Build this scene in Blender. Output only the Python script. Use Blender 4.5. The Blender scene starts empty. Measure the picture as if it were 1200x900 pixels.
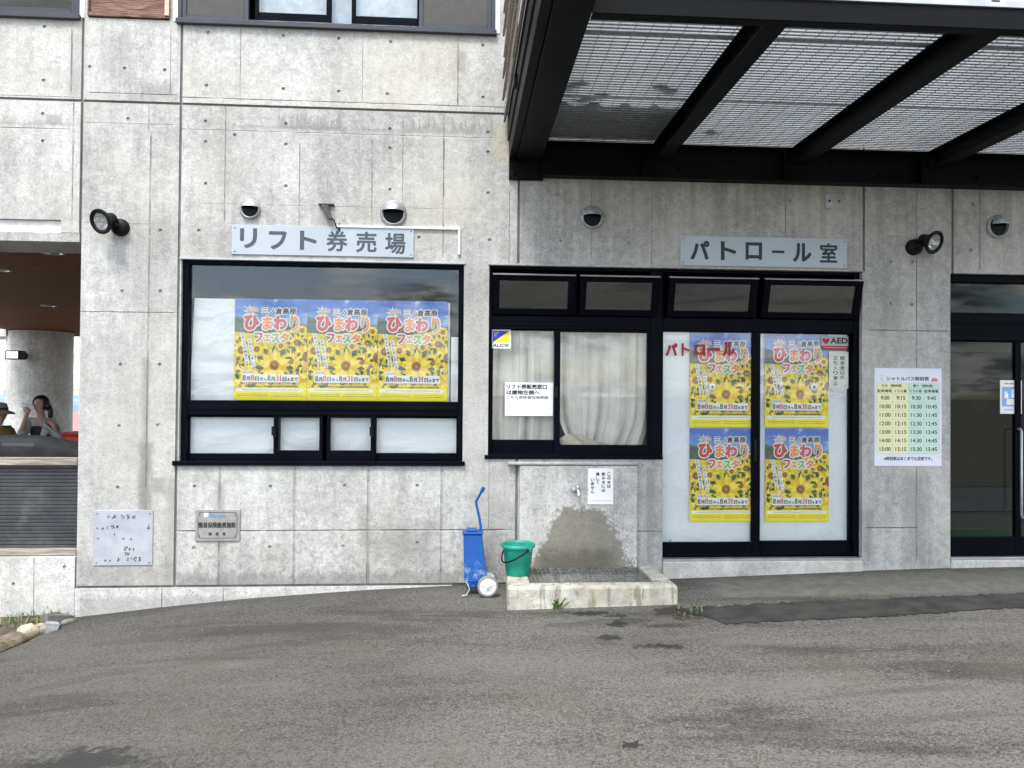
import bpy, bmesh, math, random
from mathutils import Vector, Matrix
random.seed(7)
SC = bpy.context.scene
COL = SC.collection

# ------------------------------------------------------------------ camera
CAM_Y, EYE = -6.6, 1.53
YAW, PITCH, ROLL = math.radians(3.738), math.radians(0.775), math.radians(0.4375)
FPX = 902.0                                    # focal length in pixels of the 1200 px wide photograph
_fwd = Vector((math.sin(YAW)*math.cos(PITCH), math.cos(YAW)*math.cos(PITCH), math.sin(PITCH)))
_rt0 = Vector((math.cos(YAW), -math.sin(YAW), 0)); _up0 = _rt0.cross(_fwd)
_rt = _rt0*math.cos(ROLL) + _up0*math.sin(ROLL)
_up = -_rt0*math.sin(ROLL) + _up0*math.cos(ROLL)
CP = Vector((0, CAM_Y, EYE))
cd = bpy.data.cameras.new('camera'); cam = bpy.data.objects.new('camera', cd); COL.objects.link(cam)
cam.matrix_world = Matrix(((_rt.x, _up.x, -_fwd.x, CP.x), (_rt.y, _up.y, -_fwd.y, CP.y), (_rt.z, _up.z, -_fwd.z, CP.z), (0, 0, 0, 1)))
cd.sensor_width = 36; cd.lens = 36*FPX/1200; cd.clip_start = .05; cd.clip_end = 5000
SC.camera = cam

def W(px, py, y=0.0):
    """survey: photograph pixel -> (x, z) on the wall plane at depth y"""
    d = _fwd*FPX + _rt*(px-600) - _up*(py-450)
    t = (y-CAM_Y)/d.y
    return CP.x+d.x*t, CP.z+d.z*t

# ------------------------------------------------------------------ world, sun, exposure
SUN_EL, SUN_AZ = math.radians(58), math.radians(200)      # azimuth clockwise from +Y
wd = bpy.data.worlds.new('World'); SC.world = wd; wd.use_nodes = True
sun = bpy.data.lights.new('sun', 'SUN'); sun.energy = 1.5; sun.angle = math.radians(14); sun.color = (1, .97, .92)
so = bpy.data.objects.new('sun', sun); COL.objects.link(so)
sd = Vector((math.sin(SUN_AZ)*math.cos(SUN_EL), math.cos(SUN_AZ)*math.cos(SUN_EL), math.sin(SUN_EL)))
so.rotation_euler = (-sd).to_track_quat('-Z', 'Y').to_euler()
SC.view_settings.view_transform = 'Standard'; SC.view_settings.look = 'None'; SC.view_settings.gamma = 1
SC.view_settings.exposure = 1.36

# ------------------------------------------------------------------ shader helpers
class Sk:
    """a node socket with arithmetic"""
    def __init__(s, nt, v): s.nt, s.v = nt, v
    def op(s, o, b=None, c=None):
        n = s.nt.nodes.new('ShaderNodeMath'); n.operation = o
        for i, a in enumerate((s, b, c)):
            if a is None: continue
            if isinstance(a, Sk): s.nt.links.new(a.v, n.inputs[i])
            else: n.inputs[i].default_value = a
        return Sk(s.nt, n.outputs[0])
    def __add__(s, b): return s.op('ADD', b)
    __radd__ = __add__
    def __sub__(s, b): return s.op('SUBTRACT', b)
    def __rsub__(s, b): return s.op('MULTIPLY_ADD', -1.0, b)
    def __mul__(s, b): return s.op('MULTIPLY', b)
    __rmul__ = __mul__
    def __truediv__(s, b): return s.op('DIVIDE', b)
    def abs(s): return s.op('ABSOLUTE')
    def mx(s, b): return s.op('MAXIMUM', b)
    def mn(s, b): return s.op('MINIMUM', b)
    def pw(s, b): return s.op('POWER', b)
    def sm(s, a, b):
        """smoothstep: 0 at a, 1 at b (a may exceed b)"""
        n = s.nt.nodes.new('ShaderNodeMapRange'); n.interpolation_type = 'SMOOTHSTEP'
        s.nt.links.new(s.v, n.inputs[0])
        if a < b: lo, hi, t0, t1 = a, b, 0, 1
        else: lo, hi, t0, t1 = b, a, 1, 0
        for i, x in zip((1, 2, 3, 4), (lo, hi, t0, t1)): n.inputs[i].default_value = x
        return Sk(s.nt, n.outputs[0])

class Mat:
    def __init__(s, name):
        s.m = bpy.data.materials.new(name); s.m.use_nodes = True; s.nt = s.m.node_tree
        s.b = s.nt.nodes['Principled BSDF']; s.out = s.nt.nodes['Material Output']
    def link(s, a, inp):
        if isinstance(a, Sk): s.nt.links.new(a.v, inp)
        elif isinstance(a, (tuple, list)): inp.default_value = tuple(a)+((1,) if len(a) == 3 and inp.type == 'RGBA' else ())
        else: inp.default_value = a
    def pos(s, obj=False):
        if obj: n = s.nt.nodes.new('ShaderNodeTexCoord'); v = Sk(s.nt, n.outputs['Object'])
        else: n = s.nt.nodes.new('ShaderNodeNewGeometry'); v = Sk(s.nt, n.outputs['Position'])
        return v
    def sep(s, v):
        n = s.nt.nodes.new('ShaderNodeSeparateXYZ'); s.nt.links.new(v.v, n.inputs[0]); return [Sk(s.nt, o) for o in n.outputs]
    def comb(s, x, y, z):
        n = s.nt.nodes.new('ShaderNodeCombineXYZ')
        for a, i in zip((x, y, z), n.inputs): s.link(a, i)
        return Sk(s.nt, n.outputs[0])
    def scale(s, v, k):
        n = s.nt.nodes.new('ShaderNodeVectorMath'); n.operation = 'MULTIPLY'; s.nt.links.new(v.v, n.inputs[0]); n.inputs[1].default_value = k
        return Sk(s.nt, n.outputs[0])
    def noise(s, v, sc, det=3, rough=.55, dist=0):
        n = s.nt.nodes.new('ShaderNodeTexNoise'); s.nt.links.new(v.v, n.inputs['Vector'])
        n.inputs['Scale'].default_value = sc; n.inputs['Detail'].default_value = det; n.inputs['Roughness'].default_value = rough; n.inputs['Distortion'].default_value = dist
        return Sk(s.nt, n.outputs[0])
    def voro(s, v, sc, feat='F1', out='Distance'):
        n = s.nt.nodes.new('ShaderNodeTexVoronoi'); n.feature = feat; s.nt.links.new(v.v, n.inputs['Vector']); n.inputs['Scale'].default_value = sc
        return Sk(s.nt, n.outputs[out])
    def mix(s, f, a, b, mode='MIX'):
        n = s.nt.nodes.new('ShaderNodeMix'); n.data_type = 'RGBA'; n.blend_type = mode
        s.link(f, n.inputs[0]); s.link(a, n.inputs[6]); s.link(b, n.inputs[7])
        return Sk(s.nt, n.outputs[2])
    def bump(s, h, dist, strength=1.0):
        n = s.nt.nodes.new('ShaderNodeBump'); s.link(h, n.inputs['Height']); n.inputs['Distance'].default_value = dist; n.inputs['Strength'].default_value = strength
        s.nt.links.new(n.outputs[0], s.b.inputs['Normal'])
    def set(s, col=None, rough=None, metal=None, spec=None):
        if col is not None: s.link(col, s.b.inputs['Base Color'])
        if rough is not None: s.link(rough, s.b.inputs['Roughness'])
        if metal is not None: s.link(metal, s.b.inputs['Metallic'])
        if spec is not None: s.link(spec, s.b.inputs['Specular IOR Level'])
        return s

def plain(name, col, rough=.5, metal=0., var=.12, sc=14, bump=0., spec=None, obj=False):
    M = Mat(name); p = M.pos(obj); n = M.noise(p, sc, 4)
    c = M.mix(n.sm(.3, .7), [k*(1-var) for k in col], [min(1, k*(1+var)) for k in col])
    M.set(c, n*.15+(rough-.07), metal, spec)
    if bump: M.bump(M.noise(p, sc*8, 3), bump)
    return M.m

_ink = {}
def ink(c, rough=.55):
    k = tuple(round(x, 3) for x in c)
    if k not in _ink: _ink[k] = plain('print_ink', k, rough, var=.03, sc=9)
    return _ink[k]

def rect_mask(M, X, Z, x0, x1, z0, z1, soft, warp=None):
    """soft rectangle in wall coordinates, edges warped by noise"""
    dx = (X-(x0+x1)/2).abs()-(x1-x0)/2
    dz = (Z-(z0+z1)/2).abs()-(z1-z0)/2
    d = dx.mx(dz)
    if warp is not None: d = d+warp
    return d.sm(soft, -soft)

def concrete(name, seams=(), stains=(), tone=1.0, extra=None, dirt=None):
    M = Mat(name); p0 = M.pos(); X, Y, Z = M.sep(p0); rn = random.Random(name)
    va = M.nt.nodes.new('ShaderNodeVectorMath'); va.operation = 'ADD'; M.nt.links.new(p0.v, va.inputs[0]); va.inputs[1].default_value = (rn.uniform(-50, 50), 0, rn.uniform(-50, 50)); p = Sk(M.nt, va.outputs[0])
    tone = tone*rn.uniform(.97, 1.03)
    big = M.noise(p, 1.1, 6, .6); streak = M.noise(M.scale(p, (rn.uniform(5, 11), 3, rn.uniform(.3, .8))), 1.3, 5, .62)
    mott = M.noise(p, 16, 5, .65); grain = M.noise(p, 120, 3, .7); cloud = M.noise(p, 4.2, 5, .62)
    fine = M.noise(p, 48, 4, .7)
    v = big.sm(.3, .7)*.26+streak.sm(.3, .72)*.16+cloud.sm(.3, .72)*.14+mott.sm(.28, .75)*.26+fine.sm(.25, .75)*.32+grain.sm(.25, .8)*.20
    c = M.mix(v.sm(.22, 1.12), [.285*tone, .282*tone, .268*tone], [.635*tone, .631*tone, .608*tone])
    warm = M.noise(p, .8, 3)
    c = M.mix(warm.sm(.45, .75)*.42, c, [.56*tone, .53*tone, .45*tone])
    # bug holes and scuffs
    pit = M.noise(p, 75, 2, .5).sm(.63, .70)*M.noise(p, 3.1, 3).sm(.46, .60)
    c = M.mix(pit*.55, c, (.10, .098, .092))
    rag = M.noise(M.scale(p, (60, 1, 14)), 1, 3, .6).sm(.64, .72)*M.noise(p, 2.3, 2).sm(.52, .66)
    c = M.mix(rag*.35, c, (.16, .157, .15))
    wob = M.noise(p, 9, 4, .6)-.5
    hgt = grain*.25+mott*.5
    for (x0, z0, x1, z1, w, st) in seams:
        if abs(x0-x1) < abs(z0-z1):     # vertical
            xm = (x0+x1)/2; m = (X-xm+wob*.006).abs().sm(w, w*.25)*rect_mask(M, X, Z, xm-1, xm+1, min(z0, z1), max(z0, z1), .03)
        else:
            zm = (z0+z1)/2; m = (Z-zm+wob*.006).abs().sm(w, w*.25)*rect_mask(M, X, Z, min(x0, x1), max(x0, x1), zm-1, zm+1, .03)
        m = m*(cloud.sm(.36, .62)*.8+.2)*.8
        if st >= 0: c = M.mix(m*st, c, (.085, .083, .078))
        else: c = M.mix(m*(-st), c, (.74, .73, .71))
        hgt = hgt-m*1.2
    for (x0, x1, z0, z1, soft, amp, st, col) in stains:
        wv = M.noise(M.scale(p, (1, 1, .5)), 11, 4, .65)-.5
        m = rect_mask(M, X, Z, x0, x1, z0, z1, soft, wv*amp)
        c = M.mix(m*(mott.sm(.2, .7)*.5+.5)*st, c, col)
    if dirt is not None:                # splash-up dirt over the foot of the wall
        z0, z1, st = dirt
        m = (Z+(cloud-.5)*.8).sm(z1, z0)*(M.noise(p, 17, 6, .75).sm(.46, .62)*.65+cloud.sm(.45, .7)*.35)
        c = M.mix(m*st, c, (.17, .163, .145))
    if extra: c = extra(M, p, X, Y, Z, c, mott, cloud, wob)
    M.set(c, .85, 0, .25); M.bump(hgt, .012)
    return M.m

# ------------------------------------------------------------------ mesh helpers
def tag(o, label=None, cat=None, group=None, kind=None):
    if label: o['label'] = label
    if cat: o['category'] = cat
    if group: o['group'] = group
    if kind: o['kind'] = kind
    return o

def empty(name, loc=(0, 0, 0), label=None, cat=None, group=None):
    o = bpy.data.objects.new(name, None); o.empty_display_size = .1; COL.objects.link(o); o.location = loc
    return tag(o, label, cat, group)

def link(name, me, parent=None, loc=(0, 0, 0)):
    o = bpy.data.objects.new(name, me); COL.objects.link(o); o.location = loc
    if parent: o.parent = parent
    return o

class MB:
    def __init__(s): s.v, s.f, s.mi, s.mats, s.sm = [], [], [], [], []
    def mat(s, m):
        if m not in s.mats: s.mats.append(m)
        return s.mats.index(m)
    def add(s, vs, fs, m, smooth=False):
        b = len(s.v); i = s.mat(m); s.v += [tuple(v) for v in vs]
        for f in fs: s.f.append(tuple(b+k for k in f)); s.mi.append(i); s.sm.append(smooth)
        return s
    def box(s, x0, x1, y0, y1, z0, z1, m):
        return s.add([(x0, y0, z0), (x1, y0, z0), (x1, y1, z0), (x0, y1, z0), (x0, y0, z1), (x1, y0, z1), (x1, y1, z1), (x0, y1, z1)],
              [(0, 3, 2, 1), (4, 5, 6, 7), (0, 1, 5, 4), (1, 2, 6, 5), (2, 3, 7, 6), (3, 0, 4, 7)], m)
    def hexa(s, pts, m, smooth=False):
        return s.add(pts, [(0, 3, 2, 1), (4, 5, 6, 7), (0, 1, 5, 4), (1, 2, 6, 5), (2, 3, 7, 6), (3, 0, 4, 7)], m, smooth)
    def bar(s, a, b, w, h, m, up=(0, 0, 1)):
        """rectangular bar from a to b, w across, h along up"""
        a, b = Vector(a), Vector(b); d = (b-a).normalized(); u = Vector(up); r = d.cross(u).normalized(); u = r.cross(d).normalized()
        P = [a-r*w/2-u*h/2, a+r*w/2-u*h/2, b+r*w/2-u*h/2, b-r*w/2-u*h/2, a-r*w/2+u*h/2, a+r*w/2+u*h/2, b+r*w/2+u*h/2, b-r*w/2+u*h/2]
        return s.hexa(P, m)
    def tube(s, path, r, m, n=8, caps=True, smooth=True):
        path = [Vector(p) for p in path]; rs = r if isinstance(r, (list, tuple)) else [r]*len(path)
        vs, fs = [], []; ref = None
        for i, p in enumerate(path):
            d = (path[min(i+1, len(path)-1)]-path[max(i-1, 0)]).normalized()
            if ref is None: ref = d.orthogonal().normalized()
            ref = (ref-d*ref.dot(d)).normalized(); q = d.cross(ref)
            for k in range(n):
                a = 2*math.pi*k/n; vs.append(p+(ref*math.cos(a)+q*math.sin(a))*rs[i])
        for i in range(len(path)-1):
            for k in range(n):
                k2 = (k+1) % n; fs.append((i*n+k, i*n+k2, (i+1)*n+k2, (i+1)*n+k))
        s.add(vs, fs, m, smooth)
        if caps: s.add(vs[:n], [tuple(range(n))[::-1]], m); s.add(vs[-n:], [tuple(range(n))], m)
        return s
    def lathe(s, prof, m, n=24, axis=(0, 0, 1), org=(0, 0, 0), smooth=True, a0=0, a1=2*math.pi):
        """prof: list of (radius, height along axis)"""
        ax = Vector(axis).normalized(); u = ax.orthogonal().normalized(); w = ax.cross(u); o = Vector(org)
        full = abs(a1-a0-2*math.pi) < 1e-6; c = n if full else n+1
        vs, fs = [], []
        for (r, h) in prof:
            for k in range(c):
                a = a0+(a1-a0)*k/n; vs.append(o+ax*h+(u*math.cos(a)+w*math.sin(a))*r)
        for i in range(len(prof)-1):
            for k in range(n):
                k2 = (k+1) % c; fs.append((i*c+k, i*c+k2, (i+1)*c+k2, (i+1)*c+k))
        return s.add(vs, fs, m, smooth)
    def flat(s, pts, y, m):
        """polygon in the wall plane facing -Y; pts (x, z) counter-clockwise seen from the front"""
        return s.add([(x, y, z) for x, z in pts], [tuple(range(len(pts)))], m)
    def rect(s, x0, x1, z0, z1, y, m): return s.flat([(x0, z0), (x1, z0), (x1, z1), (x0, z1)], y, m)
    def disc(s, x, z, r, y, m, n=12, rz=None):
        return s.flat([(x+r*math.cos(2*math.pi*k/n), z+(rz or r)*math.sin(2*math.pi*k/n)) for k in range(n)], y, m)
    def text(s, body, box, y, m, bold=0., keep=False, shear=0., rot=0.):
        """lettering stretched into box (x0, x1, z0, z1) in the wall plane; bold thickens the strokes (share of the height)"""
        vs, fs = glyphs(body, 0., shear)
        xs = [v[0] for v in vs]; zs = [v[1] for v in vs]
        x0, x1, z0, z1 = box; bw = bold*min(z1-z0, (x1-x0)*1.0) if bold else 0
        bw = min(bw, (x1-x0)*.2, (z1-z0)*.2) if bold < .2 else bold*(z1-z0)
        x0 += bw; x1 -= bw; z0 += bw; z1 -= bw
        w, h = max(xs)-min(xs), max(max(zs)-min(zs), 1e-4)
        sx, sz = (x1-x0)/w, (z1-z0)/h
        if keep: sx = sz
        cx, cz = (x0+x1)/2, (z0+z1)/2; mx_, mz_ = (max(xs)+min(xs))/2, (max(zs)+min(zs))/2
        cr, sr = math.cos(rot), math.sin(rot)
        n = 0 if bw < 1e-5 else (6 if bw < .006 else 12)
        sh = [(0, 0)]+[(bw*math.cos(2*math.pi*k/n), bw*math.sin(2*math.pi*k/n)) for k in range(n)]
        for q, (ox, oz) in enumerate(sh):
            out = []
            for v in vs:
                a, b = (v[0]-mx_)*sx+ox, (v[1]-mz_)*sz+oz; out.append((cx+a*cr-b*sr, y-q*1.5e-5, cz+a*sr+b*cr))
            s.add(out, fs, m)
        return s
    def mesh(s, name, bevel=0., seg=1, ang=35):
        me = bpy.data.meshes.new(name); me.from_pydata(s.v, [], s.f)
        for m in s.mats: me.materials.append(m)
        me.polygons.foreach_set('material_index', s.mi); me.polygons.foreach_set('use_smooth', s.sm); me.update()
        if bevel:
            bm = bmesh.new(); bm.from_mesh(me); bmesh.ops.remove_doubles(bm, verts=bm.verts, dist=1e-6)
            es = [e for e in bm.edges if len(e.link_faces) == 2 and e.calc_face_angle(0) > math.radians(ang)]
            bmesh.ops.bevel(bm, geom=es, offset=bevel, segments=seg, affect='EDGES', profile=.5, clamp_overlap=True)
            bm.to_mesh(me); bm.free()
        return me
    def build(s, name, parent=None, bevel=0., loc=(0, 0, 0), seg=1):
        return link(name, s.mesh(name, bevel, seg), parent, loc)

_gl = {}
def glyphs(body, bold=0., shear=0.):
    k = (body, bold, shear)
    if k not in _gl:
        c = bpy.data.curves.new('lettering', 'FONT'); c.body = body; c.offset = bold; c.shear = shear; c.resolution_u = 3; c.align_x = 'CENTER'
        o = bpy.data.objects.new('lettering', c); COL.objects.link(o)
        dg = bpy.context.evaluated_depsgraph_get(); me = bpy.data.meshes.new_from_object(o.evaluated_get(dg))
        _gl[k] = ([tuple(v.co[:2]) for v in me.vertices], [tuple(p.vertices) for p in me.polygons])
        bpy.data.meshes.remove(me); bpy.data.objects.remove(o); bpy.data.curves.remove(c)
    return _gl[k]

def slab_mesh(outline, holes, y0, y1, m, plugs=(), plug_mat=None, pd=.011, r=.0150):
    """flat slab in the wall plane with openings and round tie holes; front face at y0, back at y1"""
    c = bpy.data.curves.new('outline', 'CURVE'); c.dimensions = '2D'; c.fill_mode = 'BOTH'; c.extrude = (y1-y0)/2
    rings = [outline]+list(holes)+[[(x+r*math.cos(2*math.pi*k/10), z+r*math.sin(2*math.pi*k/10)) for k in range(10)] for x, z in plugs]
    for ring in rings:
        sp = c.splines.new('POLY'); sp.points.add(len(ring)-1); sp.use_cyclic_u = True
        for q, (x, z) in zip(sp.points, ring): q.co = (x, z, 0, 1)
    o = bpy.data.objects.new('outline', c); COL.objects.link(o)
    dg = bpy.context.evaluated_depsgraph_get(); me = bpy.data.meshes.new_from_object(o.evaluated_get(dg))
    B = MB(); vs = [(v.co.x, -v.co.z+(y0+y1)/2, v.co.y) for v in me.vertices]
    B.add(vs, [tuple(p.vertices) for p in me.polygons], m)
    for x, z in plugs: B.disc(x, z, r+.002, y0+pd, plug_mat, 10)
    bpy.data.meshes.remove(me); bpy.data.objects.remove(o); bpy.data.curves.remove(c)
    return B
def R4(x0, x1, z0, z1): return [(x0, z0), (x1, z0), (x1, z1), (x0, z1)]

def copy_thing(o, parent=None):
    c = o.copy(); COL.objects.link(c)
    if parent: c.parent = parent
    for ch in [k for k in bpy.data.objects if k.parent == o]: copy_thing(ch, c)
    return c

# ------------------------------------------------------------------ sky with broken cloud
nt = wd.node_tree; bg = nt.nodes['Background']; bg.inputs[1].default_value = .14
sky = nt.nodes.new('ShaderNodeTexSky'); sky.sky_type = 'NISHITA'; sky.sun_disc = False
sky.sun_elevation = SUN_EL; sky.sun_rotation = SUN_AZ
WM = Mat.__new__(Mat); WM.nt = nt
tc = nt.nodes.new('ShaderNodeTexCoord'); gdir = Sk(nt, tc.outputs['Generated'])
dx, dy, dz = WM.sep(gdir)
inv = dz.mx(0.0)+.22
cp = WM.comb(dx/inv, dy/inv, 0.0)
cn = WM.noise(cp, 1.7, 8, .58, .3); cb = WM.noise(cp, 3.3, 8, .6); ct = WM.noise(cp, .8, 4, .55)
mask = (cn+(ct-.5)*.5).sm(.40, .54)
cloud_c = WM.mix(cb.sm(.40, .60), (2.0, 2.2, 2.6), (12.5, 12.5, 12.3))
grad = dz.mx(0.0)*.75+.62                       # an overcast sky is brightest overhead
cloud_c = WM.mix(1.0, cloud_c, WM.comb(grad, grad, grad), 'MULTIPLY')
sky_c = WM.mix(mask, Sk(nt, sky.outputs[0]), cloud_c)
WM.link(sky_c, bg.inputs[0])

# ------------------------------------------------------------------ common materials
STEEL = plain('black_painted_steel', (.0036, .0043, .0050), .5, 0, .2, 5, 0, .10)
FRAME = plain('dark_navy_aluminium', (.0020, .0027, .0058), .45, .0, .25, 3, 0, .05)
FRAME_UP = plain('slate_grey_aluminium', (.028, .032, .042), .4, 0, .15, 3)
ALU = plain('silver_aluminium', (.44, .45, .46), .42, .7, .1, 8)
GALV = plain('galvanised_steel', (.42, .44, .46), .5, .6, .25, 30)
WHITE_PAINT = plain('white_paint', (.74, .74, .73), .45)
SEALANT = plain('joint_sealant', (.15, .15, .147), .8, 0, .25, 5)
PLUG = plain('tie_hole_mortar', (.30, .297, .285), .9, 0, .3, 20)
DARK_ROOM = plain('dark_interior', (.035, .036, .037), .8)
BLACK = plain('black_plastic', (.005, .005, .006), .5, 0, .12, 14, 0, .2)
RUBBER = plain('rubber', (.02, .02, .02), .8)

def glass_mat(name, tint=(.985, .995, .992), refl=1.0):
    M = Mat(name); nt = M.nt; nt.nodes.remove(M.b)
    tr = nt.nodes.new('ShaderNodeBsdfTransparent'); tr.inputs[0].default_value = (*tint, 1)
    gl = nt.nodes.new('ShaderNodeBsdfGlossy'); gl.inputs['Roughness'].default_value = .0; gl.inputs[0].default_value = (1, 1, 1, 1)
    fr = nt.nodes.new('ShaderNodeFresnel'); fr.inputs[0].default_value = 1.55
    f = (Sk(nt, fr.outputs[0])*(.80*refl)).mn(1.0)
    mx = nt.nodes.new('ShaderNodeMixShader'); nt.links.new(f.v, mx.inputs[0]); nt.links.new(tr.outputs[0], mx.inputs[1]); nt.links.new(gl.outputs[0], mx.inputs[2])
    nt.links.new(mx.outputs[0], M.out.inputs[0]); return M.m
GLASS = glass_mat('window_glass')
GLASS_VENT = glass_mat('vent_window_glass', (.75, .77, .76), 2.6)
GLASS_DARK = glass_mat('tinted_window_glass', (.72, .75, .74), .35)

def paper_mat(name, col, wrinkle=.004):
    M = Mat(name); p = M.pos(); n = M.noise(M.scale(p, (1, 1, 1.5)), 2.2, 4, .5, .6)
    M.set(M.mix(n.sm(.3, .7), [k*.94 for k in col], col), .7, 0, .2); M.bump(n, wrinkle*14); return M.m
PAPER = paper_mat('white_paper', (.88, .90, .92))
PAPER_W = paper_mat('white_card', (.82, .82, .81), .0)

# ------------------------------------------------------------------ building: concrete face
XA, XB, XC, XD, XE = -3.175, -2.372, .478, 3.552, 4.373
ZH, ZB, ZO, ZS, ZT = 3.950, -.09, 2.645, 4.648, 6.6
G = .011                                     # half the joint width
W1 = (-2.352, .012, .925, ZO)                # ticket window opening
W2 = (.228, 1.750, .990, ZO)                 # patrol room window
DR = (1.750, 3.540, .090, ZO)                # patrol room sliding door
EN = (4.352, 6.6, .085, ZO)                  # entrance
UW1, UW2, UP_ = (-6.2, -3.205, ZS, 6.1), (-2.405, .262, ZS, 6.1), (-3.135, -2.475, ZS+.01, 6.1)

bld = empty('concrete_building', (0, 0, 0), 'two storey fair-faced concrete building with ticket window, patrol room and dark framed openings', 'building')
def pt(*l): return [W(a, b) for a, b in l]
def sv(px, y0, y1, w=.006, st=.6): a = W(px, y0); b = W(px, y1); x = (a[0]+b[0])/2; return (x, a[1], x, b[1], w, st)
def sh(x0, y0, x1, y1, w=.006, st=.6): a = W(x0, y0); b = W(x1, y1); z = (a[1]+b[1])/2; return (a[0], z, b[0], z, w, st)
def stn(x0, y0, x1, y1, soft=.05, amp=.2, st=.5, col=(.16, .155, .14)):
    a = W(x0, y0); b = W(x1, y1); return (a[0], b[0], b[1], a[1], soft, amp, st, col)
GREY = (.20, .198, .188); DK = (.13, .128, .118); RUST = (.36, .27, .15)

def drip(M, p, X, Y, Z, c, mott, cloud, wob):
    """water marks below the string joint: ragged flames rising from a tide line"""
    fl = M.noise(M.scale(p, (26, 1, 3.0)), 1, 4, .6)
    for (x0, x1, z, h, st) in ((-1.56, -1.02, 3.76, .20, .55), (-.53, .27, 3.765, .17, .5), (-1.95, -.55, 3.765, .05, .5)):
        up = (Z-z)/h; m = (fl.sm(.25, .75)-up).sm(0, .12)*rect_mask(M, X, Z, x0, x1, z, z+h*1.2, .02, wob*.05)
        c = M.mix(m*st, c, (.22, .217, .205))
    return c
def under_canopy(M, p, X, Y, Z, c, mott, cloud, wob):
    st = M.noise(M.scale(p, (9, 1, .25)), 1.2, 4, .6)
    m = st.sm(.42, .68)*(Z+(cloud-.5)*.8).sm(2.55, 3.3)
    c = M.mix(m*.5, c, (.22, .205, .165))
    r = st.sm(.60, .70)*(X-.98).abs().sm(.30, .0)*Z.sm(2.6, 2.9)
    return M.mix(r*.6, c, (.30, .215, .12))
def wet(M, p, X, Y, Z, c, mott, cloud, wob):
    """splash-wet cement under the tap"""
    n = M.noise(p, 7, 6, .7)-.5
    half = .46-(Z-.07)*.62
    n9 = M.noise(p, 26, 4, .7)-.5; d = ((X-1.03).abs()-half-n*.30-n9*.20).mx(Z-.57-n*.30-n9*.10)
    dots = M.voro(M.scale(p, (1, 1, .6)), 36).sm(.46, .30)*d.sm(.20, .01)*M.noise(p, 16, 2).sm(.44, .54)
    m = d.sm(.022, -.030).mx(dots*.8)
    c = M.mix(m*.85, c, M.mix(n9.sm(-.25, .25), (.135, .122, .092), (.20, .185, .15)))
    low = (Z+n*.3).sm(.27, .13)*(X-.99).abs().sm(.42, .22)*d.sm(.01, -.02)
    return M.mix(low*.7, c, (.085, .08, .062))

m_up_l = concrete('concrete_upper_pale', [sv(84, 36, 112, .007, .75), sh(0, 113, 97, 113, .004, .4)], [stn(60, 20, 100, 40, .06, .2, .25, RUST), stn(80, 40, 97, 112, .04, .1, .35)], 1.06)
m_up_m = concrete('concrete_upper_cracked', [sv(200, 35, 110, .004, .3), sh(103, 109, 207, 111, .006, .6)], [stn(122, 40, 150, 90, .06, .35, .3), stn(165, 95, 207, 116, .05, .25, .5)], 1.0)
m_up_r = concrete('concrete_upper_long', [sv(282, 30, 112, .004, .45), sv(537, 47, 124, .008, .85), sh(211, 112, 590, 128, .006, .75), sv(425, 40, 120, .003, .25)],
                  [stn(211, 28, 585, 44, .05, .15, .3), stn(535, 60, 545, 85, .02, .05, .5), stn(470, 40, 560, 120, .3, .6, .25, (.55, .50, .40))], 1.07)
m_lintel = concrete('concrete_lintel_pale', [sv(85.5, 120, 262, .006, .6), sh(0, 150, 84, 151, .006, .7)], [stn(0, 143, 85, 147, .03, .12, .55), stn(55, 134, 72, 146, .02, .06, .5)], 1.05)
m_pillar = concrete('concrete_pillar_weathered', [sv(174.5, 120, 155, .003, .3), sv(174, 160, 600, .008, .55), sh(93, 366, 205, 366, .006, .55), sh(98, 145, 205, 145, .004, -.3), sh(100, 262, 174, 262, .003, .2)],
                    [stn(104, 385, 168, 640, .20, .5, .22, GREY), stn(167, 420, 173, 600, .03, .06, .7, GREY), stn(163, 520, 177, 610, .03, .08, .7, GREY), stn(150, 255, 205, 360, .15, .5, .35), stn(178, 560, 192, 578, .03, .03, .6), stn(92, 660, 205, 690, .1, .3, .5), stn(196, 560, 206, 680, .04, .1, .4)], .98, None, (-.15, .95, .55))
m_face = concrete('concrete_face_main', [sv(264, 124, 260, .005, .5), sv(351, 170, 265, .004, .45), sv(436, 165, 265, .004, .5), sv(472, 138, 265, .003, .25), sv(520, 136, 300, .007, .75),
                   sh(212, 152, 590, 162, .005, -.45), sh(232, 237, 536, 247, .0035, -.7), sv(257, 548, 690, .010, .35), sv(345, 548, 690, .013, .42), sv(431.5, 548, 690, .013, .42), sv(517.5, 548, 690, .013, .42), sh(206, 622, 600, 622, .011, .45), sv(597, 225, 310, .003, .35), sv(573, 540, 620, .003, .3)],  # long pale seam passing the vents is caught light painted as colour
                   [stn(254, 565, 262, 600, .03, .05, .6, GREY), stn(252, 630, 264, 690, .05, .1, .5, GREY), stn(421, 590, 432, 640, .03, .1, .4), stn(270, 640, 345, 672, .1, .4, .35), stn(455, 610, 515, 672, .12, .4, .4), stn(430, 630, 500, 660, .08, .3, .35),
                    stn(540, 310, 575, 545, .08, .3, .3), stn(548, 545, 600, 680, .12, .4, .4), stn(576, 145, 600, 190, .06, .2, .4, (.5, .42, .25)), stn(210, 672, 540, 690, .04, .2, .6, DK), stn(212, 265, 275, 303, .1, .3, .25), stn(375, 225, 390, 262, .04, .1, .5, GREY)], 1.0, drip, (.0, .85, .75))
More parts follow.
